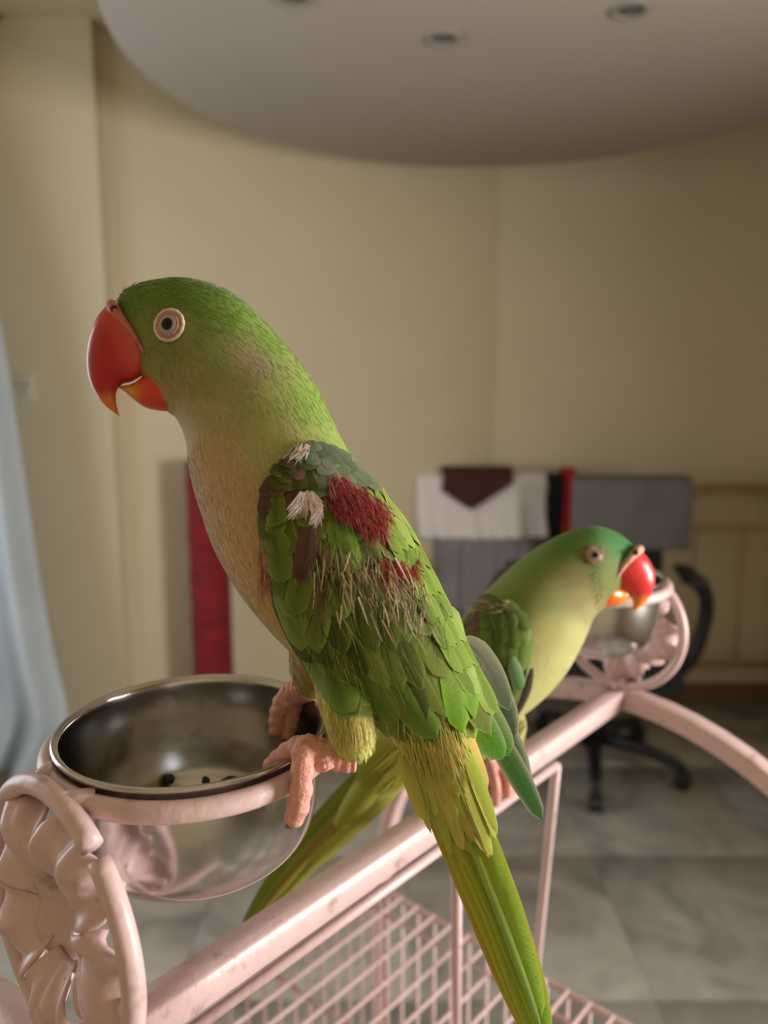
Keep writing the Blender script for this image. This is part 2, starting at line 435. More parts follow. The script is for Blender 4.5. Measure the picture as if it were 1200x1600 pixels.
# bed frame: gold metal end with rods
GOLD = mat('gold_metal', (186,160,112), 0.5, metal=0.2, var=0.06)
def bed():
    y = 3.47
    root = empty('bed_frame', 'gold metal bed end with thin upright rods and twin rails against the wall', 'bed frame')
    x0 = at_y(634, 800, y).x; x1 = 1.88; zt = at_y(900, 762, y).z; z2 = at_y(900, 826, y).z
    root.location = (x0, y, 0)
    W = x1-x0
    for x in (0, W):
        mesh_obj('post', *tube([(x,0,.0),(x,0,zt+.07)], .021, 14), GOLD, root)
        mesh_obj('finial', *lathe([(.021,0),(.026,.008),(.018,.018),(.024,.03),(.012,.045),(.0005,.05)], 16, Vector((x,0,zt+.07))), GOLD, root)
    mesh_obj('top_rail', *tube([(0,0,zt),(W,0,zt)], .019, 12), GOLD, root)
    mesh_obj('lower_rail', *tube([(0,0,z2),(W,0,z2)], .008, 10), GOLD, root)
    mesh_obj('bottom_rail', *tube([(0,0,.22),(W,0,.22)], .016, 12), GOLD, root)
    n = 8; v, f = tube([(0,0,.22),(0,0,z2)], .0055, 10); rod = None
    for i in range(1, n):
        x = W*i/n
        if rod is None: rod = mesh_obj('rod', v, f, GOLD, root); o = rod
        else: o = bpy.data.objects.new('rod', rod.data); link(o, root)
        o.location = (x, 0, 0)
    arc = None
    for i in range(3):
        pts_ = [(W/6*math.cos(math.pi*k/16), 0, (zt-z2-.01)*math.sin(math.pi*k/16)) for k in range(17)]
        if arc is None: arc = mesh_obj('scroll_arc', *tube(pts_, .007, 8), GOLD, root); o = arc
        else: o = bpy.data.objects.new('scroll_arc', arc.data); link(o, root)
        o.location = (W*(i+.5)/3, 0, z2)
    return zt, y
ZT, YBED = bed()
# cloths hung over the top rail
def hung(name, label, px0, px1, ybot, m, y, ztop, gap, back, folds, cat='cloth', top_profile=None, bottom=None, rr=None, seed=1, solid=.004):
    """sheet over a rail at (y,ztop): back drop, over, front drop"""
    rng = random.Random(seed)
    x0 = at_y(px0, 800, y).x; x1 = at_y(px1, 800, y).x; zb = at_y(700, ybot, y-gap).z
    nu = 44; prof = []
    ph = rng.uniform(0, 6)
    verts = []; faces = []; rows = 30
    for i in range(nu+1):
        u = i/nu
        zt_ = ztop - (top_profile(u) if top_profile else 0)
        zbot = zb + (bottom(u) if bottom else 0)
        prof = []
        for k in range(6): prof.append((y+gap, ztop-back+(back)*k/6))
        for k in range(7):
            a = math.pi*k/6; prof.append((y+gap*math.cos(a), zt_+gap*math.sin(a)*0.9))
        n2 = rows-13
        for k in range(1, n2+1): prof.append((y-gap, zt_+(zbot-zt_)*k/n2))
        for j, (yy, zz) in enumerate(prof):
            dz = max(0, (j-12)/n2); front = j > 12
            w_ = folds*(dz if front else 0.15)*(math.sin(u*17+ph)+0.5*math.sin(u*37+2*ph))
            verts.append((x0+(x1-x0)*u+0.01*math.sin(dz*4+ph)*dz, yy - (abs(w_) if front else 0), zz))
    m_ = len(prof)
    for i in range(nu):
        for j in range(m_-1):
            faces.append((i*m_+j, (i+1)*m_+j, (i+1)*m_+j+1, i*m_+j+1))
    o = mesh_obj(name, verts, faces, m); s = o.modifiers.new('thick', 'SOLIDIFY'); s.thickness = solid
    return tag(o, label, cat)
WCL = mat('white_cotton', (232,222,220), 0.9, var=0.04, bump=0.2, bscale=60)
LIL = mat('lilac_grey_cotton', (140,132,140), 0.9, var=0.06, bump=0.2, bscale=60)
BRN = mat('dark_brown_cloth', (70,34,28), 0.9, var=0.12, bump=0.3, bscale=60)
BLK = mat('black_towel', (24,24,28), 0.95, var=0.1, bump=0.3, bscale=120)
REDC = mat('red_cloth', (186,24,34), 0.85, var=0.08)
GRY = mat('grey_towel', (112,108,108), 0.95, var=0.06, bump=0.4, bscale=140)
hung('hanging_shirt', 'lilac-grey shirt hanging below the white cloth on the bed rail', 682, 838, 968, LIL, YBED, ZT+.019, .024, .25, .020, 'shirt', seed=3, bottom=lambda u: .05*math.sin(u*9))
hung('hanging_cloth', 'white cloth draped over the gold bed rail', 650, 850, 838, WCL, YBED, ZT+.026, .046, .2, .014, seed=5, bottom=lambda u: -.012*math.sin(u*3.1))
hung('hanging_garment', 'dark brown garment folded over the white cloth on the rail', 690, 797, 790, BRN, YBED, ZT+.034, .068, .15, .010, 'garment', seed=7, bottom=lambda u: .13*abs(u-.42)**1.0*1.6-.02)
dt = hung('hanging_towel', 'black towel with a red edge hanging on the bed rail', 854, 877, 880, BLK, YBED, ZT+.022, .045, .2, .012, 'towel', seed=9)
o = hung('red_edge', '', 876, 893, 872, REDC, YBED, ZT+.026, .072, .2, .008, seed=9)
for k in ('label', 'category'): del o[k]
o.parent = dt

# office chair
CHB = mat('black_chair_plastic', (22,22,25), 0.45, var=0.05); CHF = mat('black_chair_mesh', (30,30,34), 0.9, var=0.1, bump=0.3, bscale=200)
def chair():
    c1 = at_z(930, 1268, 0.0); c2 = at_z(1066, 1232, 0.0)
    mid = (c1+c2)/2; dv = (c2-c1); L_ = dv.length; R = L_/(2*math.sin(math.pi/5)); h = R*math.cos(math.pi/5)
    n = Vector((-dv.y, dv.x, 0)).normalized();  n = n if n.y > 0 else -n
    ctr = mid + n*h; ctr.z = 0
    root = empty('office_chair', 'black wheeled office chair with armrests, a grey towel over its back', 'chair'); root.location = ctr
    a0 = math.atan2(c1.y-ctr.y, c1.x-ctr.x)
    base = None
    for k in range(5):
        th = a0+2*math.pi*k/5; d = Vector((math.cos(th), math.sin(th), 0)); s = Vector((-d.y, d.x, 0))
        pts_ = [d*.02+Vector((0,0,.135)), d*(R*.5)+Vector((0,0,.125)), d*(R*.9)+Vector((0,0,.098)), d*R+Vector((0,0,.082))]
        leg = mesh_obj('base_leg', *tube(pts_, [.034,.028,.022,.018], 10), CHB, root)
        for q in (-1, 1):
            cc_ = d*R + s*(.016*q)+Vector((0,0,.032))
            mesh_obj('caster_wheel', *tube([cc_-s*.010, cc_-s*.008, cc_+s*.008, cc_+s*.010], [.026,.032,.032,.026], 18), CHB, leg)
        mesh_obj('caster_hood', *tube([d*R+Vector((0,0,.05)), d*R+Vector((0,0,.085))], .017, 12), CHB, leg)
    mesh_obj('hub', *tube([(0,0,.09),(0,0,.17)], .042, 18), CHB, root)
    mesh_obj('gas_lift', *tube([(0,0,.16),(0,0,.30),(0,0,.30),(0,0,.42)], [.028,.028,.018,.018], 16), CHB, root)
    # chair yaw: back rest faces towards camera-left
    back = empty('x', '', ''); bpy.data.objects.remove(back)
    yaw = math.radians(-8)
    M = Matrix.Rotation(yaw, 3, 'Z')
    def T(x, y, z): return M @ Vector((x, y, z))
    def bb(name, mn, mx, m, r):
        o = bevel_box_obj(name, mn, mx, m, root, r); o.rotation_euler = (0, 0, yaw); return o
    bb('seat', (-.28,-.26,.41), (.28,.25,.51), CHF, .03)
    bb('seat_plate', (-.12,-.12,.40), (.12,.12,.43), CHB, .008)
    # backrest: curved slab at the rear (the chair looks away from the bed, its back towards it)
    v = []; f = []; nu, nv = 14, 14
    for s_ in (0, 1):
        for j in range(nv+1):
            t = j/nv; z = .60+.50*t
            for i in range(nu+1):
                u = i/nu*2-1; wv = .175*(1-.10*abs(2*t-1)**3)
                y = .20+.05*t - .04*u*u + .018*math.sin(t*3.1) + (.03 if s_ else 0)
                v.append(T(u*wv+.10, y, z))
    off = (nv+1)*(nu+1)
    for j in range(nv):
        for i in range(nu):
            a = j*(nu+1)+i
            f.append((a, a+1, a+nu+2, a+nu+1)); f.append((a+off+nu+1, a+off+nu+2, a+off+1, a+off))
    for i in range(nu): f.append((i+1, i, i+off, i+off+1)); a = nv*(nu+1)+i; f.append((a, a+1, a+1+off, a+off))
    for j in range(nv):
        a = j*(nu+1); f.append((a, a+nu+1, a+nu+1+off, a+off)); a += nu; f.append((a+nu+1, a, a+off, a+nu+1+off))
    mesh_obj('backrest', v, f, CHF, root)
    mesh_obj('back_support', *tube([T(0,.05,.41), T(0,.20,.42), T(.04,.25,.50), T(.07,.27,.75)], [.022,.022,.022,.018], 10), CHB, root)
    for q in (-1, 1):
        pts_ = [T(q*.20,.02,.40), T(q*.30,.02,.40), T(q*.37,.02,.48), T(q*.405,.02,.62), T(q*.40,.01,.72), T(q*.36,.0,.78), T(q*.31,-.01,.80)]
        arm = mesh_obj('armrest', *tube([Vector(cr([tuple(p) for p in pts_], k/28)) for k in range(29)], .028, 12), CHB, root)
        pad = bevel_box_obj('arm_pad', (-.035,-.16,-.016), (.035,.12,.016), CHB, arm, .012); pad.location = T(q*.33,0,.805); pad.rotation_euler = (0, 0, yaw)
    return root, ctr, T
CH, CHC, CHT = chair()
def towel():
    # grey towel draped over the top of the chair back
    y = CHC.y+.255
    a = at_y(889, 800, y-.06).x; b = at_y(1076, 800, y-.06).x
    zt = 1.125
    zb = at_y(980, 858, y-.08).z
    nu = 40; prof = []
    for k in range(8): prof.append((y+.062, .90+(zt-.90)*k/8))
    for k in range(9):
        t = math.pi*k/8; prof.append((y-.01+.072*math.cos(t), zt+.025*math.sin(t)))
    for k in range(1, 15): prof.append((y-.085-.004*k/14, zt+(zb-zt)*k/14))
    verts = []; faces = []; m_ = len(prof)
    for i in range(nu+1):
        u = i/nu
        for j, (yy, zz) in enumerate(prof):
            bk = max(0, (yy-(y-.09))/.15)*.045
            verts.append((a+bk+(b-a-bk)*u, yy+.004*math.sin(u*14+j*.2), zz))
    for i in range(nu):
        for j in range(m_-1): faces.append((i*m_+j, (i+1)*m_+j, (i+1)*m_+j+1, i*m_+j+1))
    o = mesh_obj('chair_towel', verts, faces, GRY); s = o.modifiers.new('t', 'SOLIDIFY'); s.thickness = .006
    tag(o, 'plain grey towel hung over the back of the office chair', 'towel')
towel()

# ================================================================== BIRD CAGE
RDIR = Vector((0.661, 0.751, 0)).normalized(); PERP = Vector((RDIR.y, -RDIR.x, 0))      # PERP points towards the camera side
EZ = CAM_H-0.3177
Epx = P(965, 1075, 0.83); E = Vector((Epx.x, Epx.y, EZ))
RING_R = 0.066
# near end of the ridge: foot of the near ring
LEN = 0.615
NEAR = E - RDIR*LEN
HALF = 0.345; ROOFZ = CAM_H-0.713
cage = empty('bird_cage', 'pale pink metal bird cage with a ridge bar, round leaf ornaments and wire roof', 'bird cage')
B_ = 0.0105
UP = Vector((0,0,1))
mesh_obj('ridge_bar', *sweep_rect([NEAR+RDIR*LEN*k/8-UP*B_ for k in range(9)], B_, B_, PERP), PAINT, cage)
def arch(at, name='arch'):
    pts_ = []
    for k in range(41):
        t = math.pi*k/40
        pts_.append(at+PERP*(HALF*math.cos(t))+Vector((0,0,(ROOFZ-EZ)+(EZ-ROOFZ)*math.sin(t)-B_)))
    # keep section normal outward: sweep with side axis along ridge
    n = len(pts_); v = []; f = []; hw, hh = .0115, .010; ch = .002
    prof = [(-hw+ch,-hh),(hw-ch,-hh),(hw,-hh+ch),(hw,hh-ch),(hw-ch,hh),(-hw+ch,hh),(-hw,hh-ch),(-hw,-hh+ch)]
    for i in range(n):
        t = (pts_[min(i+1,n-1)]-pts_[max(i-1,0)]).normalized(); nn = t.cross(RDIR); 
        ctr = at+Vector((0,0,ROOFZ-EZ)); 
        if nn.dot(pts_[i]-ctr) < 0: nn = -nn
        for a, b in prof: v.append(pts_[i]+RDIR*a+nn*b)
    m = 8
    for i in range(n-1):
        for k in range(m):
            l = (k+1) % m; f.append((i*m+k, i*m+l, (i+1)*m+l, (i+1)*m+k))
    f.append(tuple(range(m))); f.append(tuple((n-1)*m+k for k in range(m)))
    return mesh_obj(name, v, f, PAINT, cage)
arch(E+RDIR*.004); arch(NEAR-RDIR*.004+RDIR*.0)
# posts, rails
corners = [(E, 1), (E, -1), (NEAR, 1), (NEAR, -1)]
for c, s in corners:
    p = c+PERP*(HALF*s); 
    mesh_obj('post', *tube([(p.x,p.y,0.03),(p.x,p.y,ROOFZ)], .011, 12), PAINT, cage)
    mesh_obj('caster', *tube([(p.x-.01,p.y,.017),(p.x+.01,p.y,.017)], .017, 16), DK, cage)
def rail(a, b, r=.0045, name='rail'): return mesh_obj(name, *tube([a, b], r, 8), PAINT, cage)
def zp(p, z): return Vector((p.x, p.y, z))
for z in (ROOFZ, .55, .15):
    rail(zp(E+PERP*HALF,z), zp(E-PERP*HALF,z)); rail(zp(NEAR+PERP*HALF,z), zp(NEAR-PERP*HALF,z))
    rail(zp(E+PERP*HALF,z), zp(NEAR+PERP*HALF,z)); rail(zp(E-PERP*HALF,z), zp(NEAR-PERP*HALF,z))
# roof wires along the ridge, cross wires, side wires
NW = 24
WR = .0026
M0 = Matrix.Identity(3); M0.col[0] = RDIR; M0.col[1] = -PERP; M0.col[2] = UP
roof = None; sidee = None
wv = tube([(0,0,0),(LEN,0,0)], WR, 8)
sv = tube([(0,0,0),(0,0,ROOFZ-.15)], WR, 6)
for i in range(NW):
    wv_ = -HALF+2*HALF*(i+.5)/NW
    p = zp(NEAR+PERP*wv_, ROOFZ+.003)
    if roof is None:
        roof = mesh_obj('roof_wire', *wv, PAINT, cage); o = roof
        sidee = mesh_obj('side_wire', *sv, PAINT, cage); o2 = sidee
    else:
        o = bpy.data.objects.new('roof_wire', roof.data); link(o, cage)
        o2 = bpy.data.objects.new('side_wire', sidee.data); link(o2, cage)
    o.matrix_local = Matrix.Translation(p) @ M0.to_4x4()
    o2.location = zp(E+PERP*wv_, .15)
    o3 = bpy.data.objects.new('side_wire', sidee.data); link(o3, cage); o3.location = zp(NEAR+PERP*wv_, .15)
for i in range(24):
    for s in (1, -1):
        o = bpy.data.objects.new('side_wire', sidee.data); link(o, cage)
        o.location = zp(NEAR+RDIR*(LEN*(i+.5)/24)+PERP*(HALF*s), .15)
for t in (.06, .36, .66, .94):
    a = NEAR+RDIR*(LEN*t); rail(zp(a+PERP*HALF, ROOFZ-.002), zp(a-PERP*HALF, ROOFZ-.002), .0028, 'cross_wire')
bevel = mesh_obj('base_tray', *obox(zp((E+NEAR)/2, .10), RDIR*(LEN/2), PERP*HALF, UP*.05), PAINT, cage, smooth=False)
# thin under rail and leaning support rods below the ridge
r1t = P(869, 1196, .735); r1b = at_z(836, 1531, ROOFZ+.004)
r2t = P(713, 1320, .615); r2b = r2t + (r1b-r1t)
und = .036
a = NEAR+RDIR*.02-UP*und; b = r1t
mesh_obj('under_rail', *tube([a-PERP*0.0, b], .0042, 10), PAINT, cage)
for (t_, b_) in ((r1t, r1b), (r2t, r2b)):
    mesh_obj('support_rod', *tube([t_, b_+(t_-b_).normalized()*.014, b_+PERP*.012-UP*.002], .0048, 10), PAINT, cage)

# ornament: broken ring with acanthus lobes
def ornament(foot, facing, gap=None, seed=0):
    """foot: point on the ridge end; ring stands above it in the plane spanned by PERP and up"""
    rng = random.Random(seed)
    C = foot+UP*(RING_R+.004)
    def Q(r, th, h=0): return C+(PERP*math.cos(th)+UP*math.sin(th))*r+facing*h     # th=0 to camera side, 90deg up
    segs = [(gap[0], gap[1])] if gap else [(0, 2*math.pi)]
    orn = mesh_obj('ornament_ring', *tube([Q(RING_R, gap[0]+(gap[1]-gap[0])*k/72) for k in range(73)], .0052, 12), PAINTD, cage) if gap else \
          mesh_obj('ornament_ring', *tube([Q(RING_R, 2*math.pi*k/72) for k in range(72)], .0052, 12, closed=True), PAINTD, cage)
    # shallow centre dish, elongated
    v = []; f = []; nr, nk = 8, 40
    for i in range(nr+1):
        r = .025*i/nr
        for k in range(nk):
            th = 2*math.pi*k/nk; v.append(Q(max(r,.0004)*(1+.12*math.cos(2*(th-1.5))), th, -.011*(1-(i/nr)**2)+.002*math.cos(5*th)*(i/nr)**3))
    for i in range(nr):
        for k in range(nk): f.append((i*nk+k, i*nk+(k+1)%nk, (i+1)*nk+(k+1)%nk, (i+1)*nk+k))
    dish = mesh_obj('leaf_centre', v, f, PAINTD, cage)
    s = dish.modifiers.new('t', 'SOLIDIFY'); s.thickness = .0016
    nl = 5
    for l in range(nl):
        th0 = 2*math.pi*(l+.5)/nl + .42
        half = math.pi/nl*.985; nu, nv = 26, 16; v = []; f = []
        ph = rng.uniform(0, 1); curl = rng.uniform(.7, 1.3)
        for j in range(nv+1):
            t = j/nv
            for i in range(nu+1):
                u = i/nu*2-1
                rt = .0605*(1-.16*abs(u)**2.6)+.0026*math.cos(u*8+ph*3)+.0012*math.sin(u*19+ph*7)
                r = .020+(rt-.020)*t
                wid = half*(.80+.34*math.sin(t*2.6)) * (1-.06*t*t)
                if wid*1.0 > half*1.0: wid = half
                ruff = .0052*math.cos(u*5.6+ph*2)*t**1.3 + .0012*math.cos(u*14+ph)*t
                h = ruff + .010*curl*math.sin(t*2.9) - .012*curl*max(0,t-.72)**1.0*2.2 - .003*(1-t)
                v.append(Q(r, th0+u*wid, h))
        for j in range(nv):
            for i in range(nu):
                a = j*(nu+1)+i; f.append((a, a+1, a+nu+2, a+nu+1))
        pt = mesh_obj('leaf_lobe', v, f, PAINTD, cage)
        s = pt.modifiers.new('t', 'SOLIDIFY'); s.thickness = .0016; s.offset = 0
        tip = Q(RING_R-.004, th0, .001)
        mesh_obj('weld', *tube([Q(RING_R-.0095, th0, .001), Q(RING_R-.006,th0,0), Q(RING_R-.002, th0, 0)], [.003,.0042,.0045], 8), PAINTD, pt)
    # stub joining the ring to the ridge
    mesh_obj('ornament_foot', *tube([foot-UP*.006, foot+UP*.006], .0065, 10), PAINTD, cage)
    return C
def collar_and_bowl(C, direction, label, group_label):
    """bowl hung in a collar fixed to the ring's top, on the inner side"""
    top = C+UP*(RING_R+.002)
    bc = top + direction*(.0790); bc.z = C.z+RING_R-.003
    R = .0728
    # flat-ish collar band
    ring = []
    for k in range(80):
        th = 2*math.pi*k/80; ring.append(bc+Vector((math.cos(th)*R, math.sin(th)*R, 0)))
    v, f = tube(ring, .0047, 12, closed=True)
    v = [Vector((p.x, p.y, bc.z+(p.z-bc.z)*1.15)) for p in v]
    mesh_obj('bowl_collar', v, f, PAINT, cage)
    # neck pieces welding collar to ring
    for s in (-1, 1):
        mesh_obj('collar_arm', *tube([top+PERP*(.012*s)-UP*.004, top+PERP*(.016*s)+direction*.006-UP*.004, top+PERP*(.02*s)+direction*.012-UP*.004], .006, 8), PAINTD, cage)
    root = empty('food_bowl', label, 'bowl'); root.location = bc
    prof_o = [(.0005,-.0660),(.020,-.0658),(.038,-.0648),(.050,-.0605),(.0590,-.052),(.0645,-.038),(.0665,-.022),(.0670,-.006),(.0675,.004),(.0690,.0075)]
    prof_i = [(.0690,.0092),(.0672,.0085),(.0662,.004),(.0656,-.006),(.0652,-.022),(.0632,-.0372),(.0578,-.0508),(.049,-.0592),(.0375,-.0633),(.020,-.0643),(.0005,-.0645)]
    # dense profile for smooth shading
    def dens(pr):
        out = []
        for k in range(len(pr)*4-3): out.append(cr(pr, k/(len(pr)*4-4)))
        return out
    mesh_obj('bowl_body', *lathe(dens(prof_o)+dens(prof_i), 96), STEEL, root)
    rimp = [Vector((.0694*math.cos(2*math.pi*k/96), .0694*math.sin(2*math.pi*k/96), .0085)) for k in range(96)]
    mesh_obj('rolled_rim', *tube(rimp, .0017, 8, closed=True), STEEL, root)
    return bc
GA = math.radians(52)
C1 = ornament(NEAR, -RDIR, gap=(GA+.05, GA+2*math.pi-.05), seed=4)
C2 = ornament(E, -RDIR, seed=8)
BC1 = collar_and_bowl(C1, RDIR, 'steel food bowl holding dark seeds with a parrot standing on its rim', None)
BC2 = collar_and_bowl(C2, -RDIR, 'steel food bowl just below the beak of the parrot on the ridge bar', None)
# seeds in the near bowl
SEED = mat('black_seed', (26,22,20), 0.5, var=0.2)
rng = random.Random(2); sd = None
for k in range(60):
    a_ = rng.uniform(0, 6.28); r_ = .030*math.sqrt(rng.random()); cx_, cy_ = -.004+r_*1.25*math.cos(a_), .021+r_*math.sin(a_)
    rr_ = math.hypot(cx_, cy_); zb_ = -.0642 + (max(0, rr_-.030)/.028)**2*.0115
    if sd is None:
        sd = mesh_obj('sunflower_seed', *lathe([(.0003,-.0055),(.0018,-.003),(.0026,.001),(.0016,.005),(.0003,.0062)], 10), SEED); o = sd
    else: o = bpy.data.objects.new('sunflower_seed', sd.data); link(o)
    o.location = (BC1.x+cx_, BC1.y+cy_, BC1.z+zb_+.0030+.0019*(k % 6)); o.rotation_euler = (math.pi/2+rng.uniform(-.15,.15), rng.uniform(-3,3), rng.uniform(0,6.28))
    tag(o, 'black sunflower seed at the bottom of the steel bowl', 'seed', 'seeds in the bowl')

# ================================================================== PARROTS
def loft(sections, dfun, nrm, nring=90, nseg=44):
    """sections: (Ax,Ay,Bx,By,w).  returns verts/faces closed"""
    v = []; f = []
    for i in range(nring+1):
        t = i/nring; ax, ay, bx, by, w_ = cr(sections, t); d = dfun(t)
        A = P(ax, ay, d); B = P(bx, by, d); c = (A+B)/2; e = (A-B)/2
        for k in range(nseg):
            th = 2*math.pi*k/nseg; cs, sn = math.cos(th), math.sin(th)
            v.append(c+e*cs+nrm*(max(w_, .001)*sn))
    for i in range(nring):
        for k in range(nseg):
            l = (k+1) % nseg; f.append((i*nseg+k, i*nseg+l, (i+1)*nseg+l, (i+1)*nseg+k))
    for i in (0, nring):
        c = sum((v[i*nseg+k] for k in range(nseg)), Vector())/nseg; v.append(c); q = len(v)-1
        for k in range(nseg):
            l = (k+1) % nseg; f.append((q, i*nseg+l, i*nseg+k) if i == 0 else (q, i*nseg+k, i*nseg+l))
    return v, f
def pol(pts_, n=16):
    return [Vector(cr([tuple(p) for p in pts_], k/n)) for k in range(n+1)]
class Surf:
    def __init__(s, ob):
        me = ob.data; s.v = [vv.co.copy() for vv in me.vertices]; s.t = BVHTree.FromPolygons(s.v, [tuple(p.vertices) for p in me.polygons])
    def hit(s, px, py):
        r = ray(px, py).normalized(); h = s.t.ray_cast(CO, r)
        return (h[0], h[1]) if h[0] is not None else (None, None)
def feather_geo(path, nrms, width, cb, ct, edge=None, shaft=None, tipround=.28, cup=.12, wbase=.35, rng=random, ragged=0.0, nA=10, nC=6):
    """path: list of Vectors base->tip, nrms per point. returns v,f,c,uv"""
    v = []; f = []; c = []; uv = []
    n = len(path)-1
    L_ = sum((path[i+1]-path[i]).length for i in range(n))
    skew = rng.uniform(-.12, .12)
    for j in range(nA+1):
        s = j/nA; x = s*n; i = min(int(x), n-1); u = x-i
        p = path[i].lerp(path[i+1], u); t = (path[i+1]-path[i]).normalized(); nn = nrms[i].lerp(nrms[i+1], u).normalized()
        side = t.cross(nn).normalized(); nn = side.cross(t).normalized()
        if s < .3: wv_ = wbase+(1-wbase)*(s/.3)**.7
        elif s > 1-tipround: q = (s-(1-tipround))/tipround; wv_ = math.sqrt(max(0, 1-q*q))*.97+.03
        else: wv_ = 1
        for k in range(nC+1):
            a = k/nC*2-1
            off = side*(a+skew*(1-a*a))*width/2*wv_
            rag = ragged*rng.uniform(-1, 1)*abs(a)
            v.append(p+off-nn*(abs(a)**1.8)*width*cup*wv_+t*(rag*L_))
            col = lerp(cb, ct, min(1, s*1.15))
            if edge is not None: col = lerp(col, edge, max(0, (abs(a)-.55)/.45)**1.5*.75)
            if shaft is not None and abs(a) < .01: col = lerp(col, shaft, .6*(1-s))
            c.append(col); uv.append((a, s*L_/max(width, 1e-4)))
    for j in range(nA):
        for k in range(nC):
            a = j*(nC+1)+k; f.append((a, a+1, a+nC+2, a+nC+1))
    return v, f, c, uv
def px_path(surf, pts_, lift0, lift1, n=7, fall=None, mirror=None):
    """drape pixel polyline on the surface; fall = depth where the ray misses"""
    out = []; nr = []
    lastd = fall; lastn = -CF
    for k in range(n+1):
        t = k/n; x, y = cr(pts_, t); p, nn = surf.hit(x, y)
        if p is None:
            p = P(x, y, lastd if lastd else .39); nn = (lastn*.6 + (-CF)*.4).normalized()
        else:
            lastd = pix(p)[2]; lastn = nn
        out.append((p, nn, lift0+(lift1-lift0)*t))
    pp = [a+b*c for a, b, c in out]; nrm = [b for a, b, c in out]
    # smooth
    for _ in range(2):
        pp = [pp[0]]+[(pp[i-1]+pp[i]*2+pp[i+1])/4 for i in range(1, n)]+[pp[-1]]
        nrm = [nrm[0]]+[(nrm[i-1]+nrm[i]*2+nrm[i+1]).normalized() for i in range(1, n)]+[nrm[-1]]
    return pp, nrm
def add_feather(parent, surf, pts_, wpx, cb, ct, lift0, lift1, fall=None, edge=None, shaft=None, name='feather', rng=random, **kw):
    pp, nr = px_path(surf, pts_, lift0, lift1, fall=fall)
    d = pix(pp[len(pp)//2])[2]
    v, f, c, uv = feather_geo(pp, nr, wpx*d/FPX, cb, ct, edge, shaft, rng=rng, **kw)
    o = mesh_obj(name, v, f, FEATH, parent, cols=c, uvs=uv)
    return o
def plumage(body, parent, colfn, flow, n, length, width, name='plumage', seed=3, mask=None, lift=.12, avoid=(), jit=.18):
    """thousands of tiny barbs lying on the body"""
    rng = random.Random(seed); me = body.data
    polys = me.polygons; tot = []; acc = 0
    for p in polys: acc += p.area; tot.append(acc)
    import bisect
    mb_v = []; mb_f = []; mb_c = []
    for _ in range(n):
        p = polys[min(bisect.bisect(tot, rng.random()*acc), len(polys)-1)]
        co = p.center; nn = p.normal
        x, y, d = pix(co)
        if mask and mask(x, y, nn): continue
        if any((x-ex)**2+(y-ey)**2 < er*er for ex, ey, er in avoid): continue
        fl = flow(x, y, d); fl = (fl - nn*fl.dot(nn))
        if fl.length < 1e-4: continue
        fl.normalize(); fl = (fl + nn.cross(fl)*rng.uniform(-.22, .22)).normalized(); sd_ = fl.cross(nn)
        L_ = length*rng.uniform(.6, 1.3); W_ = width*rng.uniform(.6, 1.3)
        k = 1+rng.uniform(-jit, jit); c0 = tuple(q*k for q in colfn(co, (x, y)))
        b = co - nn*.0004; i0 = len(mb_v)
        mb_v += [b-sd_*W_*.5, b+sd_*W_*.5, b+fl*L_*.6+nn*(L_*lift*.9)+sd_*W_*.5, b+fl*L_*.6+nn*(L_*lift*.9)-sd_*W_*.5, b+fl*L_+nn*(L_*lift*.9)]
        mb_f += [(i0, i0+1, i0+2, i0+3), (i0+3, i0+2, i0+4)]
        c1 = tuple(min(1, q*1.12) for q in c0); mb_c += [c0, c0, c1, c1, c1]
    o = mesh_obj(name, mb_v, mb_f, PLUME, parent, cols=mb_c); o['kind'] = 'stuff'
    return o
def strands(surf, parent, name, n, region, dirpx, len_px, w_px, cols, lift, seed=1, curl=8, label=None):
    """hair-like disordered barbs: region() -> px start"""
    rng = random.Random(seed); V = []; F = []; C_ = []
    for _ in range(n):
        x, y = region(rng); dx, dy = dirpx(rng, x, y); L_ = len_px*rng.uniform(.6, 1.3)
        q = math.hypot(dx, dy); dx, dy = dx/q*L_, dy/q*L_
        cx_ = rng.uniform(-curl, curl)
        if surf.hit(x, y)[0] is None or surf.hit(x+dx, y+dy)[0] is None: continue
        pts_ = [(x, y), (x+dx*.35+cx_*.3, y+dy*.35), (x+dx*.7+cx_*.6, y+dy*.7), (x+dx+cx_, y+dy)]
        pp, nr = px_path(surf, pts_, lift*rng.uniform(.5, 1), lift*rng.uniform(.8, 1.6), n=4)
        d = pix(pp[0])[2]; w_ = w_px*rng.uniform(.6, 1.4)*d/FPX; col = s2l(rng.choice(cols)); k = rng.uniform(.8, 1.15)
        col = tuple(z*k for z in col)
        i0 = len(V)
        for j, p in enumerate(pp):
            t = (pp[min(j+1, 4)]-pp[max(j-1, 0)]).normalized(); s_ = t.cross(nr[j]).normalized()
            ww = w_*(1-.75*(j/4)**2)/2
            V += [p-s_*ww, p+s_*ww]; C_ += [col, col]
        for j in range(4): F.append((i0+2*j, i0+2*j+1, i0+2*j+3, i0+2*j+2))
    o = mesh_obj(name, V, F, STRAND, parent, cols=C_); o['kind'] = 'stuff'
    if label: o['label'] = label
    return o
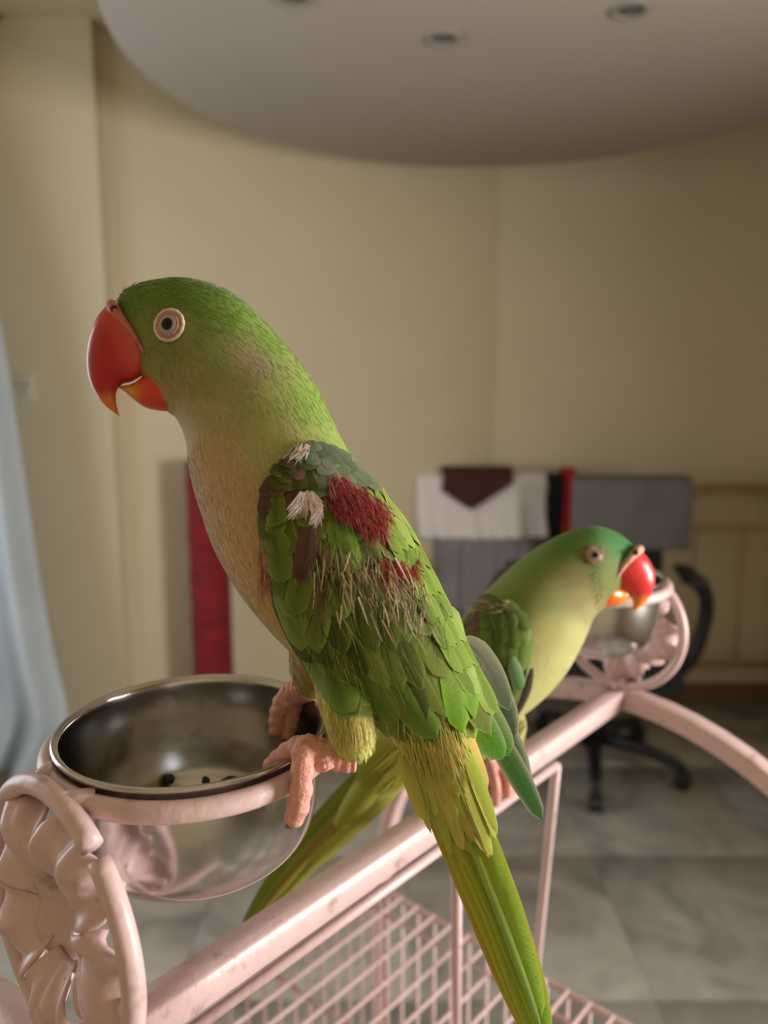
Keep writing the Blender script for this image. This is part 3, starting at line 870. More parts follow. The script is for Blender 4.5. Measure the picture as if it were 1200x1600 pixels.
def loft_horn(name, secs, d, nrm, parent, colfn, n=40, seg=28, power=.8):
    v = []; f = []
    for i in range(n+1):
        t = i/n; cx_, cy_, dx, dy, w_ = cr(secs, t); A = P(cx_, cy_, d); B = P(dx, dy, d); c = (A+B)/2; e = (A-B)/2
        for k in range(seg):
            th = 2*math.pi*k/seg; cs = math.cos(th); sn = math.sin(th)
            v.append(c+e*cs+nrm*(max(w_, .0002)*math.copysign(abs(sn)**power, sn)))
    for i in range(n):
        for k in range(seg):
            l = (k+1) % seg; f.append((i*seg+k, i*seg+l, (i+1)*seg+l, (i+1)*seg+k))
    f.append(tuple(range(seg))); f.append(tuple(n*seg+k for k in range(seg)))
    o = mesh_obj(name, v, f, BEAK, parent); paint(o, colfn)
    bm = bmesh.new(); bm.from_mesh(o.data); bmesh.ops.recalc_face_normals(bm, faces=bm.faces[:]); bm.to_mesh(o.data); bm.free()
    return o
def eye(parent, surf, px, py, rpx, nrm, d_sag, flip=False, ringc=(230,196,186), irisc=(190,166,162)):
    p, nn = surf.hit(px, py); d = pix(p)[2]; k = d/FPX; nn = (nn*.8+nrm*.2).normalized(); p = p+nn*.0005
    def build(p, nn, nm):
        a = nn.orthogonal().normalized(); b = nn.cross(a)
        root = None
        R = rpx*k
        v = []; f = []; c = []
        prof = [(0,.30,(5,5,6)),(.18,.295,(5,5,6)),(.31,.27,(8,8,9)),(.345,.262,(96,92,94)),(.42,.24,(160,148,146)),(.56,.19,irisc),(.60,.17,(104,66,60)),(.66,.15,(168,120,112)),(.80,.08,(180,130,120)),(.92,-.05,(150,104,94))]
        seg = 36
        for r, h, cl in prof:
            for q in range(seg):
                th = 2*math.pi*q/seg; v.append(p+(a*math.cos(th)+b*math.sin(th))*max(r,.01)*R+nn*(h*R+.0004)); c.append(s2l(cl))
        for i in range(len(prof)-1):
            for q in range(seg): l = (q+1) % seg; f.append((i*seg+q, i*seg+l, (i+1)*seg+l, (i+1)*seg+q))
        f.append(tuple(range(seg)))
        ball = mesh_obj('eyeball', v, f, EYE, parent, cols=c)
        pts_ = [p+(a*math.cos(2*math.pi*q/40)+b*math.sin(2*math.pi*q/40))*R*.90+nn*(R*.03+.0003) for q in range(40)]
        vv, ff = tube(pts_, [R*.105*(1+.15*math.sin(q*2.1)) for q in range(40)], 10, closed=True)
        mesh_obj('eye_ring', vv, ff, SKIN, parent, cols=[s2l(ringc)]*len(vv))
        pts_ = [p+(a*math.cos(2*math.pi*q/40)+b*math.sin(2*math.pi*q/40))*R*.64+nn*(R*.16+.0004) for q in range(40)]
        vv, ff = tube(pts_, R*.045, 8, closed=True)
        mesh_obj('eyelid', vv, ff, SKIN, parent, cols=[s2l((190,140,128))]*len(vv))
    build(p, nn, 'l')
    m = p - nrm*2*((p-d_sag).dot(nrm)); mn = nn - nrm*2*nn.dot(nrm); build(m, mn, 'r')
    return p

# ---------------------------------------------------------------- parrot on the bowl
def parrot_one():
    D0 = .398
    dfun = lambda t: .402-.012*t
    head = P(300, 560, .40); nrm = (CO-P(430, 760, .40)); nrm.normalize(); nrm = (nrm+Vector((.10,0,0))).normalized()
    k = .40/FPX
    S = [(196,520,182,472,.0035),(216,578,194,452,.0080),(250,630,232,439,.0160),(276,655,290,435,.0225),(290,690,358,456,.0255),
         (293,722,428,518,.0275),(300,757,488,595,.0310),(312,797,534,688,.0365),(333,856,588,775,.0415),(366,916,636,850,.0430),
         (405,968,680,920,.0420),(452,1018,712,985,.0385),(512,1070,735,1050,.0335),(572,1120,742,1110,.0270),(618,1165,738,1160,.0200),
         (650,1212,734,1208,.0135),(674,1255,730,1252,.0080)]
    v, f = loft(S, dfun, nrm)
    mb = MB(); mb.add(v, f)
    # thighs (feathered) as part of the same body
    near = pol([P(535,1050,.385), P(540,1095,.374), P(549,1140,.369), P(554,1182,.368)])
    mb.add(*tube(near, [.016-.0060*(i/16)**.8 for i in range(14)]+[.0094,.0082,.0055], 14))
    far = pol([P(500,1000,.41), P(492,1040,.425), P(488,1066,.437), P(484,1076,.440)])
    mb.add(*tube(far, [.017-.0095*(i/16) for i in range(17)], 14))
    root = empty('parrot', 'green parrot standing on a steel bowl rim, frayed wing with red and white tufts', 'parrot')
    body = remesh('body', mb.v, mb.f, .0013, 6, PLUME, root)
    anchors = [(250,446,(92,122,40)),(310,450,(100,130,46)),(190,466,(92,122,40)),(360,480,(110,140,54)),(420,530,(122,150,62)),(480,620,(130,154,70)),(530,700,(138,158,78)),
               (215,520,(120,128,66)),(266,545,(126,130,70)),(300,590,(146,138,88)),(265,632,(168,142,104)),(330,560,(140,146,86)),(392,562,(152,136,108)),(385,590,(144,140,92)),(410,620,(152,158,92)),
               (330,650,(166,152,104)),(330,690,(172,156,108)),(430,690,(164,164,102)),(350,760,(182,152,110)),(330,720,(178,148,108)),(380,880,(186,152,104)),(430,960,(180,152,92)),(480,1030,(182,160,92)),
               (540,1120,(186,180,92)),(552,1180,(190,190,104)),(620,1140,(194,180,86)),(660,1180,(188,172,62)),(710,1180,(168,170,52)),(720,1080,(128,150,58)),(640,880,(114,146,54)),(580,770,(130,154,68)),(700,1000,(110,146,52))]
    cf = anchors_fn(anchors, 3.4)
    paint(body, lambda p: cf(p))
    surf = Surf(body)
    # flow: along the axis from head to tail
    axis = [((s[0]+s[2])/2, (s[1]+s[3])/2) for s in S]
    def flow(x, y, d):
        best = min(range(len(axis)-1), key=lambda i: (axis[i][0]-x)**2+(axis[i][1]-y)**2)
        i = max(0, min(len(axis)-2, best)); a, b = axis[max(0,i-1)], axis[min(len(axis)-1,i+2)]
        dx, dy = b[0]-a[0], b[1]-a[1]
        if x < 330 and y > 560: dx, dy = .5, 1
        return CR*dx-CU*dy
    wingm = lambda x, y, nn: (430 < x < 700 and 740 < y < 1080 and nn.dot(-CF) > .35 and x > 430+(y-760)*.35)
    plumage(body, root, lambda p, q: cf(p, q), flow, 42000, .0062, .0006, mask=wingm, lift=.08, avoid=((266,509,29),(205,520,24),(228,560,16),(185,485,16),(240,600,14)))
    # --- beak
    red = s2l((176,14,18)); red2 = s2l((198,30,26)); org = s2l((222,120,24)); pale = s2l((216,110,76)); yel = s2l((214,140,40))
    def upc(p):
        x, y, _ = pix(p)
        e = ((x-226)*.62+(y-560)*-.30); base = max(0, min(1, (e+28)/26))     # pale rim along the face
        t = max(0, min(1, ((y-612)+(x-150)*.22)/16))
        c = lerp(red, red2, max(0, min(1, (x-150)/60)))
        c = lerp(c, pale, base*.55)
        return lerp(c, org, t)
    nb = nrm
    loft_horn('upper_beak', [(180,474,236,560,.0112),(168,478,232,570,.0122),(150,500,226,583,.0122),(138,534,208,595,.0110),(135,570,191,600,.0090),(142,602,182,612,.0062),(160,630,182,632,.0034),(186,650,187,651,.0004)], .401, nb, root, upc)
    def loc(p):
        x, y, _ = pix(p); t = max(0, min(1, (x-208)/14)); return lerp(yel, s2l((214,62,18)), t)
    loft_horn('lower_beak', [(242,578,270,642,.0100),(228,584,252,642,.0104),(214,596,228,637,.0082),(200,602,208,624,.0064),(190,603,195,612,.004),(183,603,185,606,.001)], .401, nb, root, loc)
    # cere with nostrils
    cv = []
    for side in (1, -1):
        secs = pol([P(174,474,.401)+nb*.001*side, P(180,488,.401)+nb*.0072*side, P(196,510,.401)+nb*.0106*side, P(213,533,.401)+nb*.0120*side, P(229,560,.401)+nb*.0118*side], 14)
        c_ = mesh_obj('cere', *tube(secs, [.0020,.0025,.0030,.0032,.0031,.0027,.0022,.0018,.0015,.0013,.0012,.0011,.0010,.0009,.0006], 10), SKIN, root)
        paint(c_, lambda p: s2l((186,112,100)))
        q = P(182,490,.401)+nb*.0108*side
        nv_, nf_ = lathe([(.0003,.0),(.0014,.0002),(.0019,.0007),(.0022,.0003)], 14)
        R_ = nb.to_track_quat('Z', 'Y').to_matrix() if side == 1 else (-nb).to_track_quat('Z', 'Y').to_matrix()
        nv_ = [q+R_ @ z for z in nv_]
        nn_ = mesh_obj('nostril', nv_, nf_, SKIN, c_, cols=[s2l((60,14,14))]*28+[s2l((160,92,84))]*28)
    sag = P(300, 560, .402)
    eye(root, surf, 266, 509, 27, nrm, sag)
    # --- near wing
    Lc = [(440,735),(416,785),(412,850),(424,912),(448,972),(495,1050),(545,1108)]
    Rc = [(520,712),(575,770),(612,830),(645,885),(682,945),(722,1040),(770,1150)]
    def W(u, v_):
        a = cr(Lc, v_); b = cr(Rc, v_); return (a[0]+(b[0]-a[0])*u, a[1]+(b[1]-a[1])*u - 18*math.sin(math.pi*u)*(1-v_)**2*1.6 + 30*math.sin(math.pi*u)*v_**3)
    nu, nv = 22, 30; V = []; F = []; C_ = []
    for j in range(nv+1):
        for i in range(nu+1):
            u, t = i/nu, j/nv*.9; x, y = W(.03+.94*u, t); p, nn = surf.hit(x, y)
            if p is None: p = P(x, y, .385); nn = -CF
            h = .0006+.0014*math.sin(math.pi*u)*(1-t)
            V.append(p+nn*h); C_.append(s2l((100,118,48)))
    for j in range(nv):
        for i in range(nu): a = j*(nu+1)+i; F.append((a, a+1, a+nu+2, a+nu+1))
    wing = mesh_obj('wing', V, F, FEATH, root, cols=C_, uvs=[(0,0)]*len(V))
    wing['label'] = 'near wing with ruffled green coverts'
    s_ = wing.modifiers.new('t', 'SOLIDIFY'); s_.thickness = .0004; s_.offset = 0
    rng = random.Random(11)
    def jit(c, a=.14):
        k_ = 1+rng.uniform(-a, a); return s2l(tuple(max(0, min(255, z*k_)) for z in c))
    G_D = (84,92,40); G_M = (110,124,50); G_B = (132,150,64); G_L = (140,170,74); GREY = (118,130,104); BRN_ = (106,80,64); OLV = (84,92,40)
    def wcol(u, t):
        if t < .26:
            return GREY if u > .42 else (OLV if rng.random() < .7 else BRN_)
        return rng.choice((G_M, G_B, G_M, G_B, G_D))
    #      tip v, length v, n, width px, base lift
    rows = [(1.0,.40,10,50,.0016),(.93,.38,9,46,.0020),(.84,.36,9,44,.0024),(.74,.30,8,42,.0030),(.65,.27,8,40,.0034),(.56,.25,8,38,.0038),
            (.47,.22,8,36,.0042),(.385,.20,8,34,.0046),(.31,.16,9,38,.0050),(.25,.13,10,32,.0053),(.19,.11,11,30,.0055),(.135,.10,11,28,.0056),(.085,.085,10,26,.0056)]
    for tip, ln, n, wpx, lift in rows:
        off = rng.random()
        for i in range(n):
            u = (i+.5+rng.uniform(-.2, .2)+ (off-.5)*.4)/n; u = max(.03, min(.97, u))
            tv = tip+rng.uniform(-.025, .025); 
            if tip > .9 and u > .72: tv = min(tv, .985)
            bv = max(0.0, tv-ln*rng.uniform(.9, 1.1)); du = rng.uniform(-.03, .03)
            pts_ = [W(u, bv), W(u+du*.4, bv+(tv-bv)*.4), W(u+du, bv+(tv-bv)*.75), W(u+du*1.3, tv)]
            c0 = wcol(u, tv); 
            cb = jit(c0); ct = jit(c0)
            edge = s2l((150,170,84)) if rng.random() < .6 and tv > .3 else None
            if .36 < u < .62 and .36 < tv < .66 and rng.random() < .55: cb = jit(BRN_); edge = s2l((176,156,124))
            add_feather(wing, surf, pts_, wpx*rng.uniform(.85, 1.12), cb, ct, lift-.0012, lift+.0012, fall=.382, edge=edge, shaft=s2l((60,60,24)), rng=rng, ragged=.010, cup=.07)
    # distinct big feathers read off the photograph
    for pts_, wpx, cb, ct, l in [
        ([(520,805),(530,835),(540,865),(548,898)], 44, (98,126,40), (104,136,40), .0066),
        ([(487,815),(484,850),(480,885),(478,905)], 36, (112,84,70), (92,66,54), .0066),
        ([(482,870),(476,905),(472,930),(470,948)], 42, (100,114,46), (106,124,48), .0062),
        ([(510,900),(504,940),(500,975),(497,1003)], 44, (112,92,60), (108,128,48), .0058),
        ([(540,890),(538,920),(536,945),(536,962)], 30, (112,96,60), (108,130,48), .0060),
        ([(438,770),(438,800),(440,815),(442,822)], 34, (102,116,46), (106,122,48), .0068),
        ([(430,820),(440,850),(446,880),(450,905)], 44, (104,120,48), (106,124,48), .0064),
        ([(700,950),(715,1000),(728,1050),(730,1120)], 46, (176,172,110), (110,152,40), .0040),
        ([(665,940),(690,1000),(706,1070),(716,1140)], 50, (160,160,100), (112,156,40), .0036),
        ([(500,1000),(520,1050),(535,1085),(552,1112)], 48, (100,122,48), (106,130,50), .0034),
        ([(540,1010),(570,1060),(600,1100),(622,1124)], 48, (104,126,48), (108,134,50), .0030),
        ([(600,1020),(620,1070),(650,1115),(682,1146)], 52, (108,134,50), (112,142,54), .0030)]:
        add_feather(wing, surf, pts_, wpx, jit(cb, .05), jit(ct, .05), l-.001, l+.0008, fall=.382, edge=s2l(tuple(min(255, z*1.25) for z in ct)), shaft=s2l((50,46,24)), rng=rng, cup=.10, ragged=.003)
    # red shoulder patch, brown/white frayed barbs
    fl = lambda r, x, y: (r.uniform(.1, .5), 1.0)
    def reg_red(r):
        t = r.random(); return (512+t*72+r.uniform(-8, 10), 758+t*52+r.uniform(-14, 34))
    strands(surf, wing, 'red_shoulder_patch', 900, reg_red, fl, 28, 2.0, [(158,52,48),(178,66,58),(140,42,42),(160,84,80),(112,44,40),(150,110,104)], .0082, 5, 5, 'red shoulder patch')
    strands(surf, wing, 'red_barbs', 130, lambda r: (590+r.uniform(-8,50), 880+r.uniform(-6,6)+0.5*r.uniform(0,40)), fl, 24, 2.0, [(168,56,50),(150,40,40)], .0070, 6, 5)
    def reg_fray(r):
        t = r.random(); return (500+150*t+r.uniform(-16,16), 850+75*t+r.uniform(-24,40))
    strands(surf, wing, 'frayed_barbs', 330, reg_fray, lambda r, x, y: (r.uniform(-.1, .45), 1), 40, 1.7, [(186,162,130),(160,132,106),(120,92,74),(104,80,64),(210,194,166),(92,70,54),(110,124,60),(90,112,44),(130,150,70)], .0074, 8, 9, 'frayed brown and cream barbs')
    strands(surf, wing, 'gap_shade_and_shafts', 70, lambda r: (560+r.uniform(-70,120), 880+r.uniform(-60,120)), lambda r, x, y: (r.uniform(-.1, .5), 1), 50, 1.4, [(44,36,24),(60,52,30),(40,48,18)], .0066, 9, 8)  # dark strands paint in the shade of feather gaps, besides dark barbs and shafts
    strands(surf, wing, 'white_tuft', 150, lambda r: (480+r.uniform(-8,9), 778+r.uniform(-4,14)), lambda r, x, y: ((x-480)*.08+r.uniform(-.2,.2), 1), 24, 2.4, [(232,214,206),(214,190,184),(240,228,220)], .0086, 10, 3, 'white downy tuft')
    strands(surf, wing, 'white_tuft', 60, lambda r: (497+r.uniform(-4,6), 797+r.uniform(-4,6)), lambda r, x, y: (-.15+r.uniform(-.2,.2), 1), 22, 2.2, [(232,214,206),(214,190,184)], .0086, 12, 3)
    strands(surf, wing, 'pink_side_down', 200, lambda r: (412+r.uniform(-2,10)+0, 850+r.uniform(-20,50)), lambda r, x, y: (.28+r.uniform(-.2,.12), 1), 40, 1.8, [(206,150,112),(186,132,104),(160,110,90)], .0040, 13, 6, 'pinkish down along the wing edge')
    strands(surf, wing, 'pale_tuft', 60, lambda r: (472+r.uniform(-12,10), 702+r.uniform(-2,8)), lambda r, x, y: (-.4+r.uniform(-.3,.3), 1), 22, 3.0, [(214,190,180),(150,156,130)], .0070, 14, 4)
    def barb_dir(r, x, y): return (.30+.0012*(y-700)*.4+r.uniform(-.12, .12), 1)
    strands(surf, wing, 'green_barbs', 260, lambda r: W(r.uniform(.12, .90), r.uniform(.40, .84)), barb_dir, 38, 1.0, [(150,166,84),(118,138,52),(92,108,40),(176,184,120),(70,80,30),(134,156,62)], .0048, 41, 3)
    strands(surf, wing, 'pale_quills', 40, lambda r: (530+r.uniform(0,105), 860+r.uniform(0,110)), barb_dir, 34, 2.4, [(226,212,184),(206,184,150),(196,170,140)], .0080, 42, 6, 'pale broken quills')
    # --- mantle / back feathers
    for r_ in range(8):
        for i in range(4):
            t = r_/7; bx = 580+t*120+i*(9-3*t)-14; by = 778+t*215-i*3
            ln = 95+35*t
            pts_ = [(bx, by), (bx+.18*ln*1.0, by+ln*.36), (bx+.36*ln, by+ln*.70), (bx+.50*ln, by+ln)]
            c0 = rng.choice([(128,152,62),(114,138,52),(140,164,72),(152,174,88)])
            add_feather(root, surf, pts_, 26+5*t, jit(c0, .08), jit(c0, .08), .0060-.003*t, .0068-.003*t, fall=.388, edge=jit((158,190,76), .05), shaft=s2l((80,100,30)), name='back_feather', rng=rng, cup=.10, ragged=.004)
    # --- far wing tip, beyond the back
    wing2 = None
    far = [([(722,1000),(748,1020),(775,1062),(796,1110)], 40, (168,160,148), (96,112,84), .398),
           ([(730,1015),(762,1060),(790,1110),(800,1160)], 44, (120,128,116), (60,84,40), .400),
           ([(740,1060),(775,1130),(805,1190),(820,1240)], 50, (70,96,50), (56,92,40), .399),
           ([(730,1080),(780,1160),(815,1220),(848,1282)], 38, (84,122,52), (56,104,42), .397),
           ([(728,1060),(752,1110),(775,1150),(796,1180)], 56, (120,146,70), (92,150,44), .393),
           ([(700,1060),(735,1110),(760,1150),(786,1186)], 54, (110,150,44), (98,156,44), .389),
           ([(690,1060),(710,1100),(728,1130),(742,1150)], 52, (104,146,38), (104,158,42), .385)]
    v2 = []
    wing2 = mesh_obj('far_wing', *tube(pol([P(600,850,.420), P(648,930,.422), P(690,1010,.415), P(715,1070,.405)]), [.006+.006*math.sin(math.pi*i/16) for i in range(17)], 12), PLUME, root)
    paint(wing2, lambda p: s2l((90,130,36)))
    for pts_, wpx, cb, ct, d in far:
        n = 8; pp = [P(*cr(pts_, q/n), d) for q in range(n+1)]; nr = [(-CF+Vector((.25,0,0))).normalized()]*(n+1)
        v, f, c, uv = feather_geo(pp, nr, wpx*d/FPX, s2l(cb), s2l(ct), s2l((190,186,160)), s2l((40,50,30)), tipround=.5, rng=rng, cup=.035, nC=8)
        mesh_obj('flight_feather', v, f, FEATH, wing2, cols=c, uvs=uv)
    # mirrored coverts on the far side of the body so the bird is whole
    sagp = P(560, 900, .395)
    Vm = [p - nrm*2*((p-sagp).dot(nrm)) for p in V]
    wm = mesh_obj('far_wing_shell', Vm, [tuple(reversed(q)) for q in F], FEATH, wing2, cols=C_, uvs=[(0,0)]*len(V))
    s_ = wm.modifiers.new('t', 'SOLIDIFY'); s_.thickness = .0004; s_.offset = 0
    # --- tail
    tail = mesh_obj('tail', *tube(pol([P(690,1180,.394), P(706,1235,.393), P(722,1290,.391), P(738,1345,.389)]), [.0125,.0125,.012,.012,.0115,.011,.0105,.01,.0095,.009,.0085,.008,.0075,.007,.0065,.006,.005], 14), PLUME, root)
    paint(tail, lambda p: s2l((168,164,44)))
    tf = [((690,1215),(742,1340),(795,1465),(852,1640),54,(160,172,58),(140,176,54),.3910,.378),
          ((708,1210),(752,1330),(806,1460),(856,1625),46,(156,176,56),(136,178,54),.3895,.375),
          ((722,1210),(756,1310),(800,1430),(846,1590),40,(164,184,60),(150,190,62),.3880,.373),
          ((675,1220),(724,1345),(782,1480),(838,1628),40,(176,166,60),(156,168,56),.3925,.381),
          ((662,1215),(706,1330),(766,1480),(826,1618),28,(190,160,66),(186,158,60),.3940,.384),
          ((704,1220),(746,1340),(796,1470),(846,1610),13,(170,192,76),(152,194,96),.3872,.3715),
          ((732,1215),(752,1290),(782,1380),(822,1500),30,(150,176,56),(156,188,64),.3875,.376),
          ((690,1225),(728,1330),(776,1440),(822,1560),18,(150,164,54),(138,164,54),.3880,.374),
          ((650,1210),(688,1300),(738,1420),(792,1550),22,(184,150,60),(170,132,50),.3950,.386)]
    for a, b, c__, e_, wpx, cb, ct, d0, d1 in tf:
        n = 12; pts_ = [a, b, c__, e_]
        pp = [P(*cr(pts_, q/n), d0+(d1-d0)*q/n) for q in range(n+1)]; nr = [(-CF).normalized()]*(n+1)
        v, f, c, uv = feather_geo(pp, nr, wpx*d0/FPX, s2l(cb), s2l(ct), s2l((196,190,70)), s2l((90,100,30)), tipround=.30, wbase=.8, rng=rng, cup=.09, nA=20)
        o = mesh_obj('tail_feather', v, f, FEATH, tail, cols=c, uvs=uv)
    # under-tail coverts
    for i in range(64):
        x = 626+rng.uniform(0, 1)*102; y = 1100+(x-612)*.22+rng.uniform(0, 95)
        ln = rng.uniform(90, 150); pts_ = [(x, y), (x+ln*.13, y+ln*.35), (x+ln*.26, y+ln*.7), (x+ln*.36, y+ln)]
        c0 = rng.choice([(206,194,90),(196,194,88),(182,190,76),(208,180,96),(170,184,70),(190,192,84)])
        add_feather(root, surf, pts_, rng.uniform(14, 24), jit(c0, .06), jit(c0, .06), .0002, .0012+.0014*rng.random(), fall=.384, edge=jit((206,200,112), .05), name='undertail_covert', rng=rng, cup=.05, ragged=.012, tipround=.6)
    strands(surf, root, 'vent_down', 320, lambda r: (600+r.uniform(0,120), 1110+r.uniform(0,90)), lambda r, x, y: (.34+r.uniform(-.15,.15), 1), 44, 1.8, [(206,196,110),(196,180,90),(176,176,80),(206,170,100)], .0024, 17, 5)
    # thigh barbs
    strands(surf, root, 'thigh_down', 500, lambda r: (537+r.uniform(-22,40), 1080+r.uniform(-20,75)), lambda r, x, y: (.12+r.uniform(-.12,.12), 1), 24, 1.3, [(206,196,110),(190,190,96),(214,190,128),(170,150,86)], .0012, 15, 3)
    # --- feet
    def foot(chains, label=None):
        mb = MB()
        for pts_, rr in chains:
            pp = pol([P(*q) for q in pts_], 24); n = len(pp)-1
            rad = []
            for i in range(n+1):
                x = i/n*(len(rr)-1); j = min(int(x), len(rr)-2); r0 = rr[j]+(rr[j+1]-rr[j])*(x-j)
                rad.append(r0*(1+.085*math.sin(i*1.5)))
            rad[0] *= .85; rad[-1] *= .6
            mb.add(*tube(pp, rad, 12))
        o = remesh('foot', mb.v, mb.f, .0007, 4, SKIN, root)
        def fc(p):
            return s2l((214,154,138))
        paint(o, fc); return o
    f1 = foot([([(558,1186,.369),(535,1184,.369),(505,1176,.369),(478,1170,.369)], [.0062,.0068,.0066,.0072]),
               ([(482,1168,.368),(474,1176,.364),(472,1205,.3595),(470,1240,.3575),(464,1268,.357),(456,1284,.359)], [.0068,.0058,.0054,.0054,.0052,.0042]),
               ([(485,1168,.371),(462,1170,.373),(440,1183,.375),(424,1198,.377),(418,1212,.378)], [.0068,.0058,.0050,.0046,.003]),
               ([(505,1180,.368),(508,1192,.366),(511,1200,.366)], [.0062,.0062,.0045])])
    f2 = foot([([(486,1074,.440),(470,1080,.443),(452,1086,.446)], [.0075,.0074,.0074]),
               ([(460,1083,.445),(444,1096,.444),(434,1122,.441),(430,1150,.439)], [.0072,.0064,.0054,.0035]),
               ([(462,1083,.446),(456,1104,.446),(452,1130,.443),(448,1156,.441)], [.0070,.0060,.0052,.0035])])
    for ft, pts_ in ((f1, [(462,1282,.3585),(452,1290,.361),(446,1292,.364)]), (f1, [(420,1208,.378),(415,1216,.379),(413,1226,.380)])):
        vv, ff = tube(pol([P(*q) for q in pts_], 8), [.0028-.0003*i for i in range(9)], 10)
        mesh_obj('claw', vv, ff, BEAK, ft, cols=[s2l((120,84,70))]*len(vv))
    return root
parrot_one()

# ---------------------------------------------------------------- second parrot on the ridge bar
def parrot_two():
    dfun = lambda t: .590+.012*t
    nrm = (CO-P(860, 980, .6)).normalized(); nrm = (nrm+Vector((.12, 0, 0))).normalized()
    S = [(988,888,994,858,.004),(970,922,984,846,.0095),(948,947,958,829,.0185),(936,957,922,822,.0255),(926,968,878,834,.029),(918,988,828,862,.034),
         (905,1016,780,903,.0405),(884,1052,740,945,.0455),(850,1091,705,985,.0465),(802,1129,670,1030,.0440),(746,1168,640,1076,.037),(690,1203,610,1116,.028),
         (640,1228,580,1150,.019),(592,1254,552,1188,.011)]
    v, f = loft(S, dfun, nrm); mb = MB(); mb.add(v, f)
    ridge_d = lambda px: 1/(1/.398+(px-200)/765*(1/.83-1/.398))
    for px, dd in ((748, .612), (800, .628)):
        a = P(px-10, 1130, .60); b = P(px, 1180, dd)
        mb.add(*tube([a, a.lerp(b, .5), b], [.017,.013,.008], 12))
    root = empty('parrot', 'green parrot perched on the white ridge bar behind the other parrot\'s back', 'parrot')
    body = remesh('body', mb.v, mb.f, .0018, 5, PLUME, root)
    anchors = [(930,828,(74,124,58)),(975,848,(70,128,74)),(885,850,(84,116,52)),(830,880,(106,130,54)),(930,870,(104,118,62)),(960,900,(112,122,60)),(900,900,(122,114,70)),(905,935,(134,124,78)),
               (860,930,(132,136,78)),(800,930,(114,130,60)),(740,970,(112,130,58)),(860,990,(162,156,96)),(900,990,(176,170,110)),(880,1040,(178,174,112)),(830,1090,(178,174,112)),(790,1100,(170,166,96)),
               (760,1020,(112,130,58)),(700,1100,(122,136,58)),(640,1190,(150,150,52)),(600,1200,(130,134,44)),(925,960,(150,140,88))]
    cf = anchors_fn(anchors, 3.4); paint(body, lambda p: cf(p)); surf = Surf(body)
    plumage(body, root, lambda p, q: cf(p, q), lambda x, y, d: CR*-.9-CU*1.0 if y > 900 else CR*-1-CU*.5, 14000, .008, .0008, seed=8, lift=.03, jit=.05, avoid=((928,868,15),(985,870,16),(965,895,12)))
    red = s2l((226,56,58)); org = s2l((240,150,40))
    def upc(p):
        x, y, _ = pix(p); t = max(0, min(1, (y-928)/12)); c = lerp(red, s2l((226,120,104)), max(0, min(1, (884-y+ (970-x)*.5)/14))); return lerp(c, org, t)
    loft_horn('upper_beak', [(990,858,950,906,.0145),(1000,861,954,912,.0155),(1012,874,962,918,.0150),(1021,893,976,926,.0130),(1022,912,986,932,.0100),(1016,930,989,940,.006),(1005,945,989,950,.0035),(988,956,987,957,.0005)], .592, nrm, root, upc)
    loft_horn('lower_beak', [(944,912,938,950,.0125),(956,914,950,948,.0125),(970,918,966,945,.0085),(980,922,978,938,.006),(987,925,986,930,.001)], .592, nrm, root,
              lambda p: lerp(s2l((240,110,24)), s2l((236,160,40)), max(0, min(1, (pix(p)[0]-965)/10))))
    for side in (1, -1):
        secs = pol([P(1000,858,.592)+nrm*.001*side, P(990,864,.592)+nrm*.0110*side, P(971,883,.592)+nrm*.0150*side, P(955,906,.592)+nrm*.0148*side], 10)
        c_ = mesh_obj('cere', *tube(secs, [.003,.0034,.0036,.0036,.0034,.003,.0026,.0022,.002,.0018,.0012], 10), SKIN, root); paint(c_, lambda p: s2l((206,160,140)))
        q = P(985,866,.592)+nrm*.0158*side
        nv_, nf_ = lathe([(.0003,.0),(.0016,.0002),(.0022,.0008),(.0026,.0003)], 12)
        R_ = (nrm*side).to_track_quat('Z', 'Y').to_matrix()
        mesh_obj('nostril', [q+R_ @ z for z in nv_], nf_, SKIN, c_, cols=[s2l((70,30,26))]*24+[s2l((170,110,96))]*24)
    eye(root, surf, 928, 868, 14.5, nrm, P(900, 900, .594), ringc=(158,118,102), irisc=(104,80,74))
    # near wing (right wing of this bird, folded at the shoulder)
    rng = random.Random(21)
    Lc = [(740,960),(722,985),(716,1010),(722,1050),(745,1090),(780,1135)]
    Rc = [(790,942),(820,965),(829,1000),(824,1040),(808,1080),(790,1135)]
    def W(u, t):
        a = cr(Lc, t); b = cr(Rc, t); return (a[0]+(b[0]-a[0])*u, a[1]+(b[1]-a[1])*u-14*math.sin(math.pi*u)*(1-t)**2)
    V = []; F = []; C_ = []; nu, nv = 14, 20
    for j in range(nv+1):
        for i in range(nu+1):
            x, y = W(i/nu, j/nv*.94); p, nn = surf.hit(x, y)
            if p is None: p = P(x, y, .575); nn = -CF
            V.append(p+nn*(.001+.006*math.sin(math.pi*(.12+.76*i/nu))*(1-.5*j/nv))); C_.append(s2l((92,112,48)))
    for j in range(nv):
        for i in range(nu): a = j*(nu+1)+i; F.append((a, a+1, a+nu+2, a+nu+1))
    wing = mesh_obj('wing', V, F, FEATH, root, cols=C_, uvs=[(0,0)]*len(V)); s_ = wing.modifiers.new('t', 'SOLIDIFY'); s_.thickness = .0006; s_.offset = 0
    ws = Surf(wing)
    class Both:
        def hit(s, x, y):
            p, n = ws.hit(x, y)
            if p is None: return surf.hit(x, y)
            return p, (n if n.dot(CF) < 0 else -n)
    B2 = Both()
